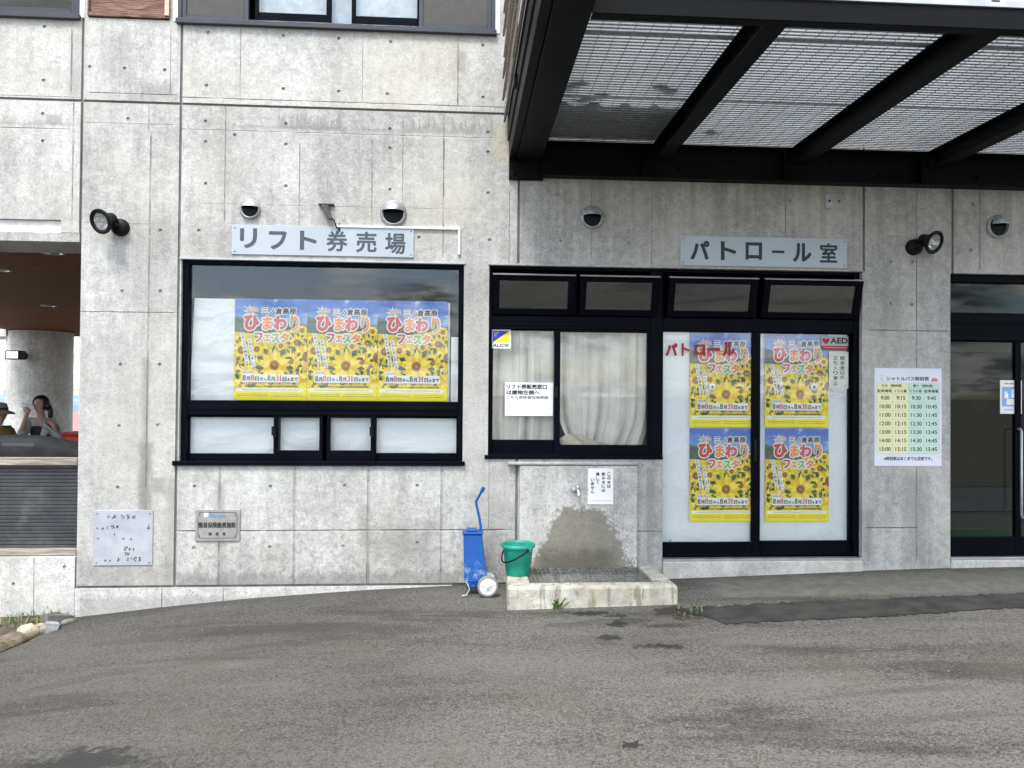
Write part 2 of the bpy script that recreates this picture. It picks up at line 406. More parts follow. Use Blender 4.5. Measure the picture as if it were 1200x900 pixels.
m_porch = concrete('concrete_porch', [sv(764, 214, 312, .004, .5), sv(851, 216, 276, .004, .35), sv(920.5, 218, 277, .005, .6), sv(693, 214, 306, .003, .25), sh(607, 623, 780, 623, .007, .6)], [stn(757, 550, 765, 660, .03, .06, .6, GREY)], .90, under_canopy, (.0, .6, .5))
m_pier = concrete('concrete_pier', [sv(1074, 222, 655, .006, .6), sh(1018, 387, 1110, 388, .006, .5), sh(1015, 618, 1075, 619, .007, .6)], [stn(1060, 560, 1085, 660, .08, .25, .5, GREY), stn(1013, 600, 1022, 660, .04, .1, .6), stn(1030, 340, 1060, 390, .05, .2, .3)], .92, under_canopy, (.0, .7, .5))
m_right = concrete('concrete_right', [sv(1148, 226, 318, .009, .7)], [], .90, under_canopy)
m_plinth = concrete('concrete_plinth', [sv(190, 690, 720, .005, .7), sv(262, 688, 708, .005, .6), sv(335, 688, 700, .005, .6)], [stn(95, 700, 560, 725, .03, .12, .5, GREY)], 1.08)
m_tap = concrete('cement_render', [], [stn(615, 570, 640, 640, .1, .3, .25)], .98, wet)
m_plain = concrete('concrete_plain', [], [], .95)

def panel(name, outline, m, ties=(), holes=(), y0=0., y1=.2):
    b = slab_mesh(outline, holes, y0, y1, m, [W(a, c) for a, c in ties], PLUG)
    return b.build(name, bld)
panel('concrete_panel', R4(-7, XA-G, ZH+G, ZS), m_up_l, [(52, 31), (51, 94)])
panel('concrete_panel', R4(XA+G, XB-G, ZH+G, ZS), m_up_m, [(105, 78), (146, 80), (193, 82)])
panel('concrete_panel', R4(XB+G, 6.6, ZH+G, ZS), m_up_r, [(244, 38), (242, 100), (332, 42), (397, 45), (458, 49), (566, 53), (332, 104), (397, 107), (454, 110), (566, 114)])
panel('concrete_panel', R4(-7, XA-G, 2.95, ZH-G), m_lintel, [(50, 133), (50, 165)])
panel('concrete_panel', [(-3.33, 2.845), (XA-G, 2.845), (XA-G, 2.949), (-3.33, 2.949)], m_lintel)
panel('concrete_panel', R4(XA+.012, XB-G, ZB+G, ZH-G), m_pillar, [(150, 139), (143, 341), (188, 341), (188, 270), (141, 427), (187, 427), (139.6, 499), (185, 498), (138, 571)])
wx0, wx1, wz0, wz1 = W1
panel('concrete_panel', [(XB+G, ZB+G), (XC-G, ZB+G), (XC-G, W2[2]), (W2[0], W2[2]), (W2[0], ZO), (XC-G, ZO), (XC-G, ZH-G), (XB+G, ZH-G)], m_face,
      [(241, 142), (241, 166), (275, 158), (241, 215), (335, 145), (457, 151), (572, 155), (335, 169), (457, 173.5), (572, 178), (335, 218), (457, 222), (572, 226), (233, 270), (491, 278), (574, 281),
       (228, 570), (317, 570), (404, 569), (489, 569), (227, 642), (316, 641), (402, 640), (489, 636)], [R4(wx0, wx1, wz0, wz1)])
panel('concrete_panel', [(XC+G, ZO), (XD-G, ZO), (XD-G, ZH-G), (XC+G, ZH-G)], m_porch, [(653, 228), (657, 283), (737, 285), (769, 231), (925, 236), (983, 236), (847, 234)])
panel('concrete_panel', R4(XC+G, W2[1], -.3, W2[2]), m_porch)
panel('concrete_panel', [(DR[1], -.3), (EN[0], -.3), (EN[0], ZO), (XE-G, ZO), (XE-G, ZH-G), (XD+G, ZH-G), (XD+G, ZO), (DR[1], ZO)], m_pier, [(1044, 307), (1069, 307), (1043, 356), (1068, 357)])
panel('concrete_panel', R4(XE+G, 6.6, ZO, ZH-G), m_right, [(1140, 240), (1137.5, 293)])
panel('concrete_plinth', R4(XA+.004, XC, -.9, ZB-G), m_plinth, y0=-.006)
MB().box(DR[0]+.002, DR[1]-.002, -.02, .2, -.3, DR[2], m_plinth).build('door_step', bld, .008)
MB().box(EN[0]+.002, 6.6, -.015, .2, -.3, EN[2], m_plinth).build('door_step', bld, .008)
# joints between the panels
b = MB()
for x, z0, z1 in ((XA, ZH, ZS), (XB, ZB, ZS), (XC, ZO, ZH), (XC, ZB, W2[2]), (XD, ZO, ZH), (XE, ZO, ZH)): b.box(x-G-.004, x+G+.004, .013, .14, z0, z1, SEALANT)
for x0, x1, z in ((-7, 6.6, ZH), (XA, XC, ZB)): b.box(x0, x1, .015, .138, z-G-.004, z+G+.004, SEALANT)
b.box(XA-G-.004, XA+.016, .021, .139, 2.845, ZH, SEALANT)
b.build('joint_sealant', bld)
# upper storey wall round the windows
for x0, x1 in ((-7, UW1[0]), (UW1[1], UP_[0]), (UP_[1], UW2[0]), (UW2[1], 6.6)): panel('concrete_panel', R4(x0+.001, x1-.001, ZS+.001, ZT), m_plain)
for x0, x1 in ((UW1[0], UW1[1]), (UP_[0], UP_[1]), (UW2[0], UW2[1])): panel('concrete_panel', R4(x0+.001, x1-.001, 6.1, ZT), m_plain, y0=.002)
# recessed drip strip, lintel underside
MB().box(-7, -3.332, .03, .19, 2.845, 2.948, WHITE_PAINT).build('drip_strip', bld)
MB().box(-7, XA-.006, .002, .56, 2.77, 2.843, m_plain).build('lintel_beam', bld)

# interior shells so that the openings look into rooms
def room(x0, x1, y0, y1, z0, z1, m, floor=None):
    b = MB()
    b.add([(x0, y1, z0), (x1, y1, z0), (x1, y1, z1), (x0, y1, z1)], [(0, 1, 2, 3)], m)
    b.add([(x0, y0, z0), (x0, y1, z0), (x0, y1, z1), (x0, y0, z1)], [(0, 1, 2, 3)], m)
    b.add([(x1, y0, z0), (x1, y1, z0), (x1, y1, z1), (x1, y0, z1)], [(3, 2, 1, 0)], m)
    b.add([(x0, y0, z1), (x1, y0, z1), (x1, y1, z1), (x0, y1, z1)], [(3, 2, 1, 0)], m)
    b.add([(x0, y0, z0), (x1, y0, z0), (x1, y1, z0), (x0, y1, z0)], [(0, 1, 2, 3)], floor or m)
    return b.build('interior_wall', bld)
room(XA+.17, .12, .2, 3.2, .05, 3.0, DARK_ROOM)
room(.14, 4.1, .2, 3.2, .05, 3.0, DARK_ROOM)
room(-6.9, 6.5, .2, 3.0, 4.0, 6.5, plain('upper_room', (.10, .10, .10), .8))
# closes the side of the pillar to the passage
MB().box(XA+.012, XA+.16, .201, 12.0, -.5, 4.0, m_plain).build('passage_wall', bld)

# ------------------------------------------------------------------ windows
def framed(x0, x1, z0, z1, w, y0, y1, m, name, parent, wl=None, wr=None, wt=None, wb=None, bevel=.003):
    wl, wr, wt, wb = (w if q is None else q for q in (wl, wr, wt, wb))
    b = MB()
    b.box(x0, x0+wl, y0, y1, z0, z1, m); b.box(x1-wr, x1, y0, y1, z0, z1, m)
    b.box(x0+wl, x1-wr, y0+.0015, y1-.0015, z1-wt, z1, m); b.box(x0+wl, x1-wr, y0+.0015, y1-.0015, z0, z0+wb, m)
    return b.build(name, parent, bevel)
def pane(x0, x1, z0, z1, y, parent, m=None, name='pane'):
    return MB().box(x0, x1, y, y+.006, z0, z1, m or GLASS).build(name, parent)

# ticket window
tw = framed(*W1, .045, .035, .13, FRAME, 'ticket_window', bld, .05, .045, .035, .03)
b = MB(); b.box(W1[0]+.05, W1[1]-.045, .038, .127, 1.338, 1.462, FRAME); b.build('transom_bar', tw, .004)
b = MB(); b.box(W1[0]+.052, W1[1]-.047, .030, .036, 1.385, 1.420, FRAME); b.build('transom_ridge', tw, .002)
pane(W1[0]+.05, W1[1]-.045, 1.462, ZO-.035, .075, tw)
def sash(x0, x1, z0, z1, y, parent, t=.035, tb=None, glass=None, tl=None, tr=None):
    f = framed(x0, x1, z0, z1, t, y, y+.03, FRAME, 'sash', parent, tl, tr, None, tb, .002)
    pane(x0+(tl or t)-.004, x1-(tr or t)+.004, z0+(tb or t)-.004, z1-t+.004, y+.012, parent, glass)
    return f
sash(-2.302, -1.545, .956, 1.338, .075, tw, .02, .055, None, .008, .042)
sash(-1.587, -1.140, .956, 1.338, .042, tw, .02, .085, None, .040, .065)
sash(-1.180, -.728, .956, 1.338, .042, tw, .02, .085, None, .067, .044)
sash(-.772, -.033, .956, 1.338, .075, tw, .02, .062, None, .044, .010)
for x in (-1.575, -.757):
    b = MB(); b.box(x-.012, x+.012, .018, .043, 1.15, 1.215, BLACK); b.box(x-.022, x+.004, .008, .02, 1.17, 1.245, BLACK); b.build('latch', tw, .003)
MB().box(W1[0]-.045, W1[1]+.02, -.03, .13, W1[2]-.008, W1[2]+.03, FRAME).build('sill', tw, .004)
b = MB(); b.box(W1[0]-.014, W1[1]+.012, -.012, .05, ZO-.004, ZO+.012, ALU); b.build('head_flashing', tw, .002)

# patrol room window and door share one frame
pw = framed(W2[0], W2[1], W2[2], ZO, .04, .05, .15, FRAME, 'patrol_window', bld, .03, .10, .03, .03)
MB().box(W2[0]-.028, W2[1]-.004, -.02, .15, W2[2]-.014, W2[2]+.02, FRAME).build('sill', pw, .004)
b = MB(); b.box(W2[0]+.03, W2[1]-.10, .053, .147, 2.100, 2.215, FRAME); b.build('transom_bar', pw, .004)
b = MB()
for z in (2.135, 2.172): b.box(W2[0]+.03, W2[1]-.10, .047, .054, z-.004, z+.004, FRAME)
b.build('transom_ridge', pw)
sash(.258, .852, 1.010, 2.100, .095, pw, .012, .125, None, .012, .045)
sash(.806, 1.652, 1.010, 2.100, .060, pw, .022, .085, None, .050, .030)
b = MB(); b.box(.80, .835, .055, .09, 1.50, 1.60, BLACK); b.build('latch', pw, .004)
b = MB(); b.box(.975, 1.005, .086, .12, 2.215, ZO-.03, FRAME); b.build('mullion', pw, .003)
dr = framed(DR[0], DR[1], DR[2], ZO, .045, .05, .16, FRAME, 'sliding_door', bld, .012, .05, .03, .02)
b = MB(); b.box(DR[0]+.012, DR[1]-.05, .053, .157, 2.100, 2.215, FRAME); b.build('transom_bar', dr, .004)
b = MB(); b.box(2.59, 2.62, .086, .12, 2.215, ZO-.03, FRAME); b.build('mullion', dr, .003)
MB().box(DR[0]+.005, DR[1]-.005, -.012, .06, DR[2], DR[2]+.022, ALU).build('sill', dr, .003)
def leaf(x0, x1, y, parent, tl, tr):
    return framed(x0, x1, .113, 2.104, .05, y, y+.035, FRAME, 'door_leaf', parent, tl, tr, .012, .13, .003)
leaf(1.752, 2.640, .060, dr, .012, .075); pane(1.755, 2.575, .235, 2.096, .074, dr)
leaf(2.575, 3.500, .100, dr, .082, .030); pane(2.645, 3.478, .235, 2.096, .114, dr)
b = MB(); b.box(2.583, 2.607, .048, .062, .95, 1.15, BLACK); b.build('handle', dr, .004)
# bottom-hung vent sashes tilting outward at the top
def vent_sash(x0, x1, parent, tilt=17):
    z0, z1 = 2.228, ZO-.075; t = .035; a = math.radians(tilt); org = Vector((0, .052, z0)); R = Matrix.Rotation(a, 3, 'X')
    def tr(b):
        b.v = [tuple(org+R @ (Vector(v)-Vector((0, 0, 0)))) for v in b.v]; return b
    h = z1-z0; b = MB()
    b.box(x0, x0+.055, -.02, .02, 0, h, FRAME); b.box(x1-.055, x1, -.02, .02, 0, h, FRAME)
    b.box(x0+.055, x1-.055, -.018, .018, 0, .05, FRAME); b.box(x0+.055, x1-.055, -.018, .018, h-.05, h, FRAME)
    tr(b).build('vent_sash', parent, .002)
    b = MB(); b.box(x0+.05, x1-.05, -.003, .003, .045, h-.045, GLASS_VENT); tr(b).build('pane', parent)
    b = MB(); b.box(x0-.004, x1+.004, -.024, .022, h, h+.007, ALU); tr(b).build('sash_trim', parent)
vent_sash(.262, .965, pw); vent_sash(1.012, 1.70, pw); vent_sash(1.79, 2.575, dr); vent_sash(2.635, 3.52, dr)
b = MB(); b.box(W2[0]-.01, DR[1]+.006, -.010, .05, ZO-.004, ZO+.012, m_plain); b.build('head_flashing', dr, .002)

# entrance: dark frame, glass above and a glazed leaf
en = framed(EN[0], 6.3, EN[2], ZO, .035, .05, .17, FRAME, 'entrance', bld, .035, .05, .07, .03)
MB().box(EN[0]+.004, 6.3, -.008, .055, EN[2], EN[2]+.022, ALU).build('sill', en, .003)
b = MB(); b.box(EN[0]+.035, 6.25, .055, .165, 2.050, 2.30, FRAME); b.build('transom_bar', en, .004)
b = MB(); b.box(EN[0]+.035, 6.25, .046, .056, 2.20, 2.225, FRAME); b.build('transom_ridge', en, .003)
pane(EN[0]+.035, 6.25, 2.30, ZO-.07, .10, en, GLASS_DARK)
framed(EN[0]+.035, 5.045, .115, 2.05, .03, .075, .12, FRAME, 'door_leaf', en, .012, .028, .012, .16)
pane(EN[0]+.045, 5.02, .27, 2.04, .095, en, GLASS_DARK)
framed(5.045, 5.9, .115, 2.05, .05, .078, .123, FRAME, 'door_leaf', en, .03, .05, .012, .16)
pane(5.07, 5.86, .27, 2.04, .098, en, GLASS_DARK)
hx, hz0 = W(1196, 503); _, hz1 = W(1196, 607)
MB().tube([(hx+.03, .075, hz0), (hx+.012, .02, hz0), (hx, -.01, hz0-.02), (hx, -.01, hz1+.03), (hx+.012, -.005, hz1), (hx+.05, .03, hz1)], .011, ALU, 8).build('pull_handle', en)
HALL_W = plain('hall_wall', (.035, .040, .037), .7, 0, .3, 2); HALL_F = plain('hall_floor', (.20, .19, .16), .35, 0, .2, 3)
room(4.2, 8.0, .2, 4.2, .1, 2.9, HALL_W, HALL_F)

# upper windows
for (x0, x1, z0, z1), bars in ((UW1, (-4.6,)), (UW2, ())):
    uw = framed(x0, x1, z0, z1, .05, -.012, .10, FRAME_UP, 'upper_window', bld, .03, .03, .05, .03)
    MB().box(x0-.01, x1+.012, -.04, .03, z0-.03, z0+.012, FRAME_UP).build('sill', uw, .003)
    MB().box(x0-.040, x0-.002, -.006, .02, z0-.004, z1, WHITE_PAINT).build('jamb_trim', uw)
    MB().box(x1+.002, x1+.040, -.006, .02, z0-.004, z1, WHITE_PAINT).build('jamb_trim', uw)
    if bars:
        framed(x0+.03, -4.62, z0+.03, z1-.05, .05, .02, .06, FRAME_UP, 'sash', uw); pane(x0+.08, -4.67, z0+.08, z1-.1, .04, uw, GLASS_DARK)
        framed(-4.62, x1-.03, z0+.03, z1-.05, .05, .02, .06, FRAME_UP, 'sash', uw); pane(-4.57, x1-.08, z0+.08, z1-.1, .04, uw, GLASS_DARK)
    else:
        def ux(px): return W(px, 20)[0]
        # fly screen, two sliding sashes with a gap between, fly screen
        def scr(a, c, m, y=.0):
            framed(a, c, z0+.03, z1-.05, .035, y, y+.03, FRAME_UP, 'sash', uw); pane(a+.03, c-.03, z0+.06, z1-.08, y+.012, uw, m, 'fly_screen')
        SCR = plain('fly_screen_mesh', (.075, .072, .068), .8)
        scr(x0+.03, ux(291), SCR); scr(ux(491), x1-.03, SCR)
        for a, c in ((ux(297), ux(387)), (ux(412), ux(494))):
            framed(a, c, z0+.031, z1-.051, .045, .035, .07, FRAME, 'sash', uw, .03, .04, None, .09); pane(a+.03, c-.04, z0+.118, z1-.09, .05, uw)
        framed(ux(386), ux(413), z0+.03, z1-.05, .012, .03, .06, FRAME, 'sash', uw); pane(ux(386)+.01, ux(413)-.01, z0+.04, z1-.06, .045, uw)
        CURT = plain('white_blind', (.78, .82, .85), .8)
        MB().box(ux(298), ux(493), .11, .114, z0+.05, z1-.05, CURT).build('blind', uw)
# brown boarded panel between the upper windows
WOODR = Mat('red_brown_boards'); p = WOODR.pos(); X, Y, Z = WOODR.sep(p)
gr = WOODR.noise(WOODR.scale(p, (3, 3, 60)), 1.2, 5, .65, 1.6)
WOODR.set(WOODR.mix(gr.sm(.35, .65), (.075, .030, .020), (.30, .155, .105)), .65); WOODR.bump(gr, .01); WOODR = WOODR.m
PINK = plain('faded_pink_trim', (.55, .40, .33), .7)
wp = framed(UP_[0], UP_[1], UP_[2], UP_[3], .02, -.02, .05, WOODR, 'wooden_panel', bld, .012, .02, .02, .035)
MB().box(UP_[1]-.032, UP_[1]+.004, -.028, -.021, UP_[2]+.02, UP_[3], PINK).build('panel_trim', wp)
for k in range(9):
    z = UP_[2]+.035+k*.155; MB().box(UP_[0]+.012, UP_[1]-.02, .0, .03, z+.004, z+.151, WOODR).build('board', wp, .004)

# ------------------------------------------------------------------ ground
PX = [(-60, -1.2), (-12, -.80), (-6, -.56), (-4, -.42), (-3.17, -.335), (-2.4, -.25), (-1.7, -.187), (-.8, -.13), (.04, -.095), (1.8, -.055), (3.58, .0), (4.35, .018), (6, .04), (60, .04)]
def lerp_tab(tab, x):
    if x <= tab[0][0]: return tab[0][1]
    for (a, za), (c, zc) in zip(tab, tab[1:]):
        if x <= c: return za+(zc-za)*(x-a)/(c-a)
    return tab[-1][1]
def gz(x, y):
    q = min(max(-y, 0), 1.0); return lerp_tab(PX, x)-.030*q-.012*max(-y-1, 0)*(1 if y > -30 else 30/max(-y, 30))
def GP(px, py):
    """survey: photograph pixel -> point on the ground"""
    d = _fwd*FPX + _rt*(px-600) - _up*(py-450); z = -.05
    for _ in range(12):
        t = (z-EYE)/d.z; x, y = CP.x+d.x*t, CP.y+d.y*t; z = gz(x, y)
    return x, y, z
def spread(a, b, n): return [a+(b-a)*i/n for i in range(n+1)]
gx = [-900, -400, -150, -60, -30, -18]+spread(-12, 9, 84)+[12, 18, 30, 60, 150, 400, 900]
gy = [-900, -400, -150, -60, -30, -18]+spread(-12, .1, 60)+[3, 8, 14, 22, 40, 80, 200, 500, 900]
def gfull(x, y): return gz(max(min(x, 60), -60), max(y, -60) if y < 0 else 0)-(0 if y < 16 else min(60, (y-16)*.15))
vs = [(x, y, gfull(x, y)) for y in gy for x in gx]; nx = len(gx)
fs = [(j*nx+i, j*nx+i+1, (j+1)*nx+i+1, (j+1)*nx+i) for j in range(len(gy)-1) for i in range(nx-1)]

A = Mat('worn_asphalt'); p = A.pos(); X, Y, Z = A.sep(p)
fine = A.noise(p, 95, 4, .75); v2 = A.sep(A.voro(p, 88, out='Color'))[0]; v3 = A.sep(A.voro(p, 150, out='Color'))[1]; med = A.noise(p, 26, 4, .65); big = A.noise(p, .55, 5, .6)
v1 = A.voro(p, 95, out='Color'); v1 = A.sep(v1)[0]
sw = A.comb(X*.42+Y*.10, Y*1.9+X*.22, 0.0)
band = A.noise(sw, 1.0, 5, .6, .5)
arc = A.noise(A.comb(((X-3)*(X-3)+(Y+14)*(Y+14)).op('SQRT')*3.2, X*.25, 0.0), 1.0, 5, .62)
t = fine*.46+med*.14+v1*.16+v2*.10+big*.18+band.sm(.3, .7)*.22+arc.sm(.3, .7)*.10
c = A.mix(t.sm(.36, .86), (.026, .0245, .022), (.142, .134, .121))
c = A.mix(v1.sm(.76, .92)*.45, c, (.185, .178, .164)); c = A.mix(v3.sm(.78, .92)*.55, c, (.23, .22, .20)); c = A.mix(v2.sm(.28, .10)*.42, c, (.026, .025, .023))
c = A.mix((X+(big-.5)*2.5).sm(.6, -1.2)*.28, c, (.035, .033, .029)); c = A.mix(A.voro(p, 60).sm(.30, .12)*med.sm(.45, .62)*.5, c, (.030, .029, .028))
c = A.mix(band.sm(.58, .70)*big.sm(.4, .6)*.40, c, (.125, .120, .110))          # pale worn swathes
c = A.mix(arc.sm(.56, .70)*band.sm(.35, .6)*.45, c, (.036, .035, .033)); c = A.mix(band.sm(.46, .36)*.50, c, (.040, .038, .035)); sw2 = A.noise(A.comb(X*.30-Y*.12, Y*3.2+X*.5, 0.0), 1.0, 5, .6, .8); c = A.mix(sw2.sm(.58, .70)*.38, c, (.150, .143, .130))
brown = A.noise(p, 1.7, 4); c = A.mix(brown.sm(.50, .72)*.30, c, (.105, .090, .072))
wob = A.noise(p, 6.5, 5, .68)-.5
# cement apron in front of the door
ap = ((Y+.62+(X-2)*.05+wob*.10).sm(-.05, .05))*(X+wob*.3).sm(1.95, 2.15)
c = A.mix(ap*.75, c, A.mix(A.noise(p, 9, 6, .7).sm(.3, .7), (.125, .118, .100), (.205, .195, .170)))
# darker band along the foot of the wall
foot = (Y+wob*.25).sm(-.22, .02); c = A.mix(foot*.5, c, (.055, .050, .042))
def spot(px, py, rx, ry, st, col, k=.9, sgn=1):
    global c
    x, y, _ = GP(px, py)
    d = (((X-x)/rx).pw(2.0)+((Y-y)/ry).pw(2.0)).op('SQRT')+wob*k*3.2+(med-.5)*k*1.6
    c = A.mix(d.sm(1.10, .80)*st, c, col)
WET = (.018, .018, .018)
for s in ((692, 719, .16, .05, .85), (662, 718, .07, .04, .5), (722, 722, .08, .04, .8), (747, 727, .17, .055, .55), (722, 732, .07, .06, .85), (786, 733, .16, .05, .7), (715, 747, .09, .06, .85), (768, 757, .12, .05, .85), (789, 757, .08, .06, .85), (705, 730, .4, .10, .25), (743, 872, .055, .045, .9)): spot(*s, WET)
spot(800, 722, .34, .20, .5, (.11, .10, .085), .8); spot(790, 717, .17, .13, .85, (.030, .026, .020), .7); spot(806, 723, .14, .07, .7, (.035, .03, .022), .7)
spot(95, 892, .26, .13, .8, (.030, .028, .025), .8); spot(70, 905, .4, .2, .4, (.03, .03, .03), .8)
spot(240, 742, .9, .10, .35, (.05, .048, .046), .5); spot(640, 775, .9, .4, .18, (.13, .125, .115), .7)
spot(910, 802, .55, .05, .35, (.15, .145, .135), .8)
A.set(c, .88, 0, .3); A.bump(fine*.6+med*.5+v1*.35, .012)
me = bpy.data.meshes.new('asphalt_yard'); me.from_pydata(vs, [], fs); me.materials.append(A.m)
tag(link('asphalt_yard', me), kind='structure')

# fresh dark strip of asphalt
D = Mat('fresh_asphalt'); p = D.pos(); f = D.noise(p, 190, 3, .7); q = D.noise(p, 5, 4)
D.set(D.mix(f.sm(.3, .75)*.55+q.sm(.3, .7)*.45, (.016, .016, .0165), (.078, .075, .071)), .85, 0, .2); D.bump(f, .008)
top = [GP(x, y) for x, y in ((802, 713), (900, 707.5), (1000, 703.5), (1100, 699.5), (1200, 695.5), (1320, 691))]
bot = [GP(x, y) for x, y in ((852, 731.5), (935, 727.5), (1020, 723.5), (1110, 718), (1200, 712.5), (1320, 706))]
vs, fs = [], []; n = 90
def along(l, t):
    k = min(int(t*(len(l)-1)), len(l)-2); u = t*(len(l)-1)-k; return Vector(l[k]).lerp(Vector(l[k+1]), u)
for i in range(n+1):
    a, b_ = along(top, i/n), along(bot, i/n)
    for j in range(5):
        w = a.lerp(b_, j/4); r = (random.random()-.5)*(.05 if j in (0, 4) else 0); w.y += r; w.x += (random.random()-.5)*.22*(i == 0); vs.append((w.x, w.y, gz(w.x, w.y)+.006))
for i in range(n):
    for j in range(4): fs.append((i*5+j, i*5+j+1, (i+1)*5+j+1, (i+1)*5+j))
me = bpy.data.meshes.new('asphalt_patch'); me.from_pydata(vs, [], fs); me.materials.append(D.m)
tag(link('asphalt_patch', me), kind='structure')

# small litter on the asphalt
LIT = plain('pale_litter', (.24, .22, .19), .8); TWIG = plain('dry_straw', (.20, .165, .115), .8)
b = MB()
for k in range(28):
    px, py = random.uniform(0, 1200), random.uniform(715, 900); x, y, z = GP(px, py)
    if -3.1 < x < 6: s = random.uniform(.0015, .004); b.box(x-s, x+s*1.6, y-s, y+s, z, z+.004, LIT)
for px, py, L, a in ((633, 772, .16, -.2), (690, 763, .18, .12), (890, 885, .13, 1.1), (1012, 763, .1, .15), (455, 763, .1, .5), (170, 840, .08, 1.8)):
    x, y, z = GP(px, py); b.tube([(x-L/2*math.cos(a), y-L/2*math.sin(a), z+.006), (x, y+.006, z+.008), (x+L/2*math.cos(a), y+L/2*math.sin(a), z+.006)], .002, TWIG, 5)
tag(b.build('ground_litter'), kind='stuff')

# verge on the left: soil, grass, edging stones
SOIL = plain('verge_soil', (.10, .082, .055), .95, 0, .45, 30, .01)
vs, fs = [], []; xs = spread(-7, -3.18, 26); ys = spread(-3.2, .12, 24)
for y in ys:
    for i, x in enumerate(xs):
        e = -3.19-.16*min(max(-y, 0), 1.5)+.03*math.sin(y*9)
        xx = min(x, e); edge = min(1, (e-xx)/.15); vs.append((xx, y, gz(xx, y)+.008+edge*.045+.012*math.sin(x*13+y*7)*edge))
nx = len(xs); fs = [(j*nx+i, j*nx+i+1, (j+1)*nx+i+1, (j+1)*nx+i) for j in range(len(ys)-1) for i in range(nx-1)]
me = bpy.data.meshes.new('grass_verge'); me.from_pydata(vs, [], fs); me.materials.append(SOIL); tag(link('grass_verge', me), kind='structure')
GR = [plain('grass_blade', c_, .6, 0, .2, 30) for c_ in ((.10, .17, .035), (.15, .21, .06), (.24, .24, .09), (.06, .11, .03))]
b = MB()
def blade(b, x, y, z, h, m, w=.006):
    a = random.uniform(0, 6.28); l = random.uniform(.2, .9)*h; dx_, dy_ = math.cos(a), math.sin(a); qx, qy = -dy_*w, dx_*w
    b.add([(x-qx, y-qy, z), (x+qx, y+qy, z), (x+dx_*l*.4+qx*.8, y+dy_*l*.4+qy*.8, z+h*.65), (x+dx_*l*.4-qx*.8, y+dy_*l*.4-qy*.8, z+h*.65), (x+dx_*l, y+dy_*l, z+h)], [(0, 1, 2, 3), (3, 2, 4)], m)
for k in range(1700):
    y = random.uniform(-2.6, .06); e = -3.27-.16*min(max(-y, 0), 1.5); x = e-abs(random.gauss(0, .55))
    if math.sin(x*5.1)*math.cos(y*6.3)+random.random()*.9 < .25: continue
    blade(b, x, y, gz(x, y)+.04, random.uniform(.025, .085), random.choice(GR), .0045)
DEAD = plain('dead_leaf', (.33, .24, .13), .8)
for k in range(240):
    y = random.uniform(-1.6, .0); x = -3.2-.16*max(-y, 0)-abs(random.gauss(0, .16))+.05; s = random.uniform(.008, .022); z = gz(x, y)+.05; a = random.uniform(0, 3)
    b.add([(x-s, y, z), (x, y-s*.6*math.cos(a), z+s*.5), (x+s, y, z+s*.2), (x, y+s*.6, z)], [(0, 1, 2, 3)], DEAD)
tag(b.build('grass'), kind='stuff')
def stone(name, px, py, sx, sy, sz, col, label, seed, boxy=False, rot=0):
    x, y, z = GP(px, py); bm = bmesh.new(); rnd = random.Random(seed)
    if boxy:
        bmesh.ops.create_cube(bm, size=2); bmesh.ops.subdivide_edges(bm, edges=bm.edges[:], cuts=2, use_grid_fill=True); k = .06
    else: bmesh.ops.create_icosphere(bm, subdivisions=2, radius=1); k = .12
    for v in bm.verts: v.co += Vector((rnd.uniform(-k, k), rnd.uniform(-k, k), rnd.uniform(-k, k)))
    for f in bm.faces: f.smooth = not boxy
    bmesh.ops.scale(bm, vec=(sx, sy, sz), verts=bm.verts); bmesh.ops.rotate(bm, matrix=Matrix.Rotation(rot, 3, 'Z') @ Matrix.Rotation(.25*boxy, 3, 'Y'), verts=bm.verts)
    me = bpy.data.meshes.new(name); bm.to_mesh(me); bm.free()
    me.materials.append(plain(name+'_surface', col, .9, 0, .25, 22, .004))
    return tag(link(name, me, None, (x, y, z+sz*.55)), label, 'stone', 'edging stones beside the verge')
stone('edging_stone', 67, 733, .10, .05, .055, (.13, .12, .115), 'dark grey flat slab of stone tilted against the concrete corner', 1, True, .9)
stone('edging_stone', 60, 739, .045, .04, .04, (.30, .315, .32), 'pale bluish square block among the edging stones', 2, True, .5)
stone('edging_stone', 78, 731, .075, .045, .03, (.20, .19, .165), 'low brownish stone touching the corner of the concrete plinth', 6, False, .8)
stone('edging_stone', 47, 741, .06, .055, .045, (.31, .28, .22), 'small rounded tan stone between pale block and large boulder', 3)
stone('edging_stone', 32, 746, .085, .07, .065, (.42, .37, .28), 'largest rounded sandy boulder at the edge of the grass', 4)
stone('edging_stone', 14, 755, .10, .07, .055, (.15, .115, .085), 'dark brown rounded stone nearest the left edge of the photograph', 5)
for k, (px, py) in enumerate(((806, 721), (800, 716), (812, 724), (818, 717))):
    pass
b = MB()
for k in range(36):
    x, y, z = GP(random.gauss(812, 9), random.gauss(716, 4)); blade(b, x, y, z, random.uniform(.02, .05), random.choice(GR), .004)
for k in range(25):
    x, y, z = GP(random.gauss(803, 8), random.gauss(724, 3)); s = random.uniform(.004, .012); b.box(x-s, x+s, y-s, y+s, z, z+s, SOIL)
tag(b.build('weed_tuft'), kind='stuff')

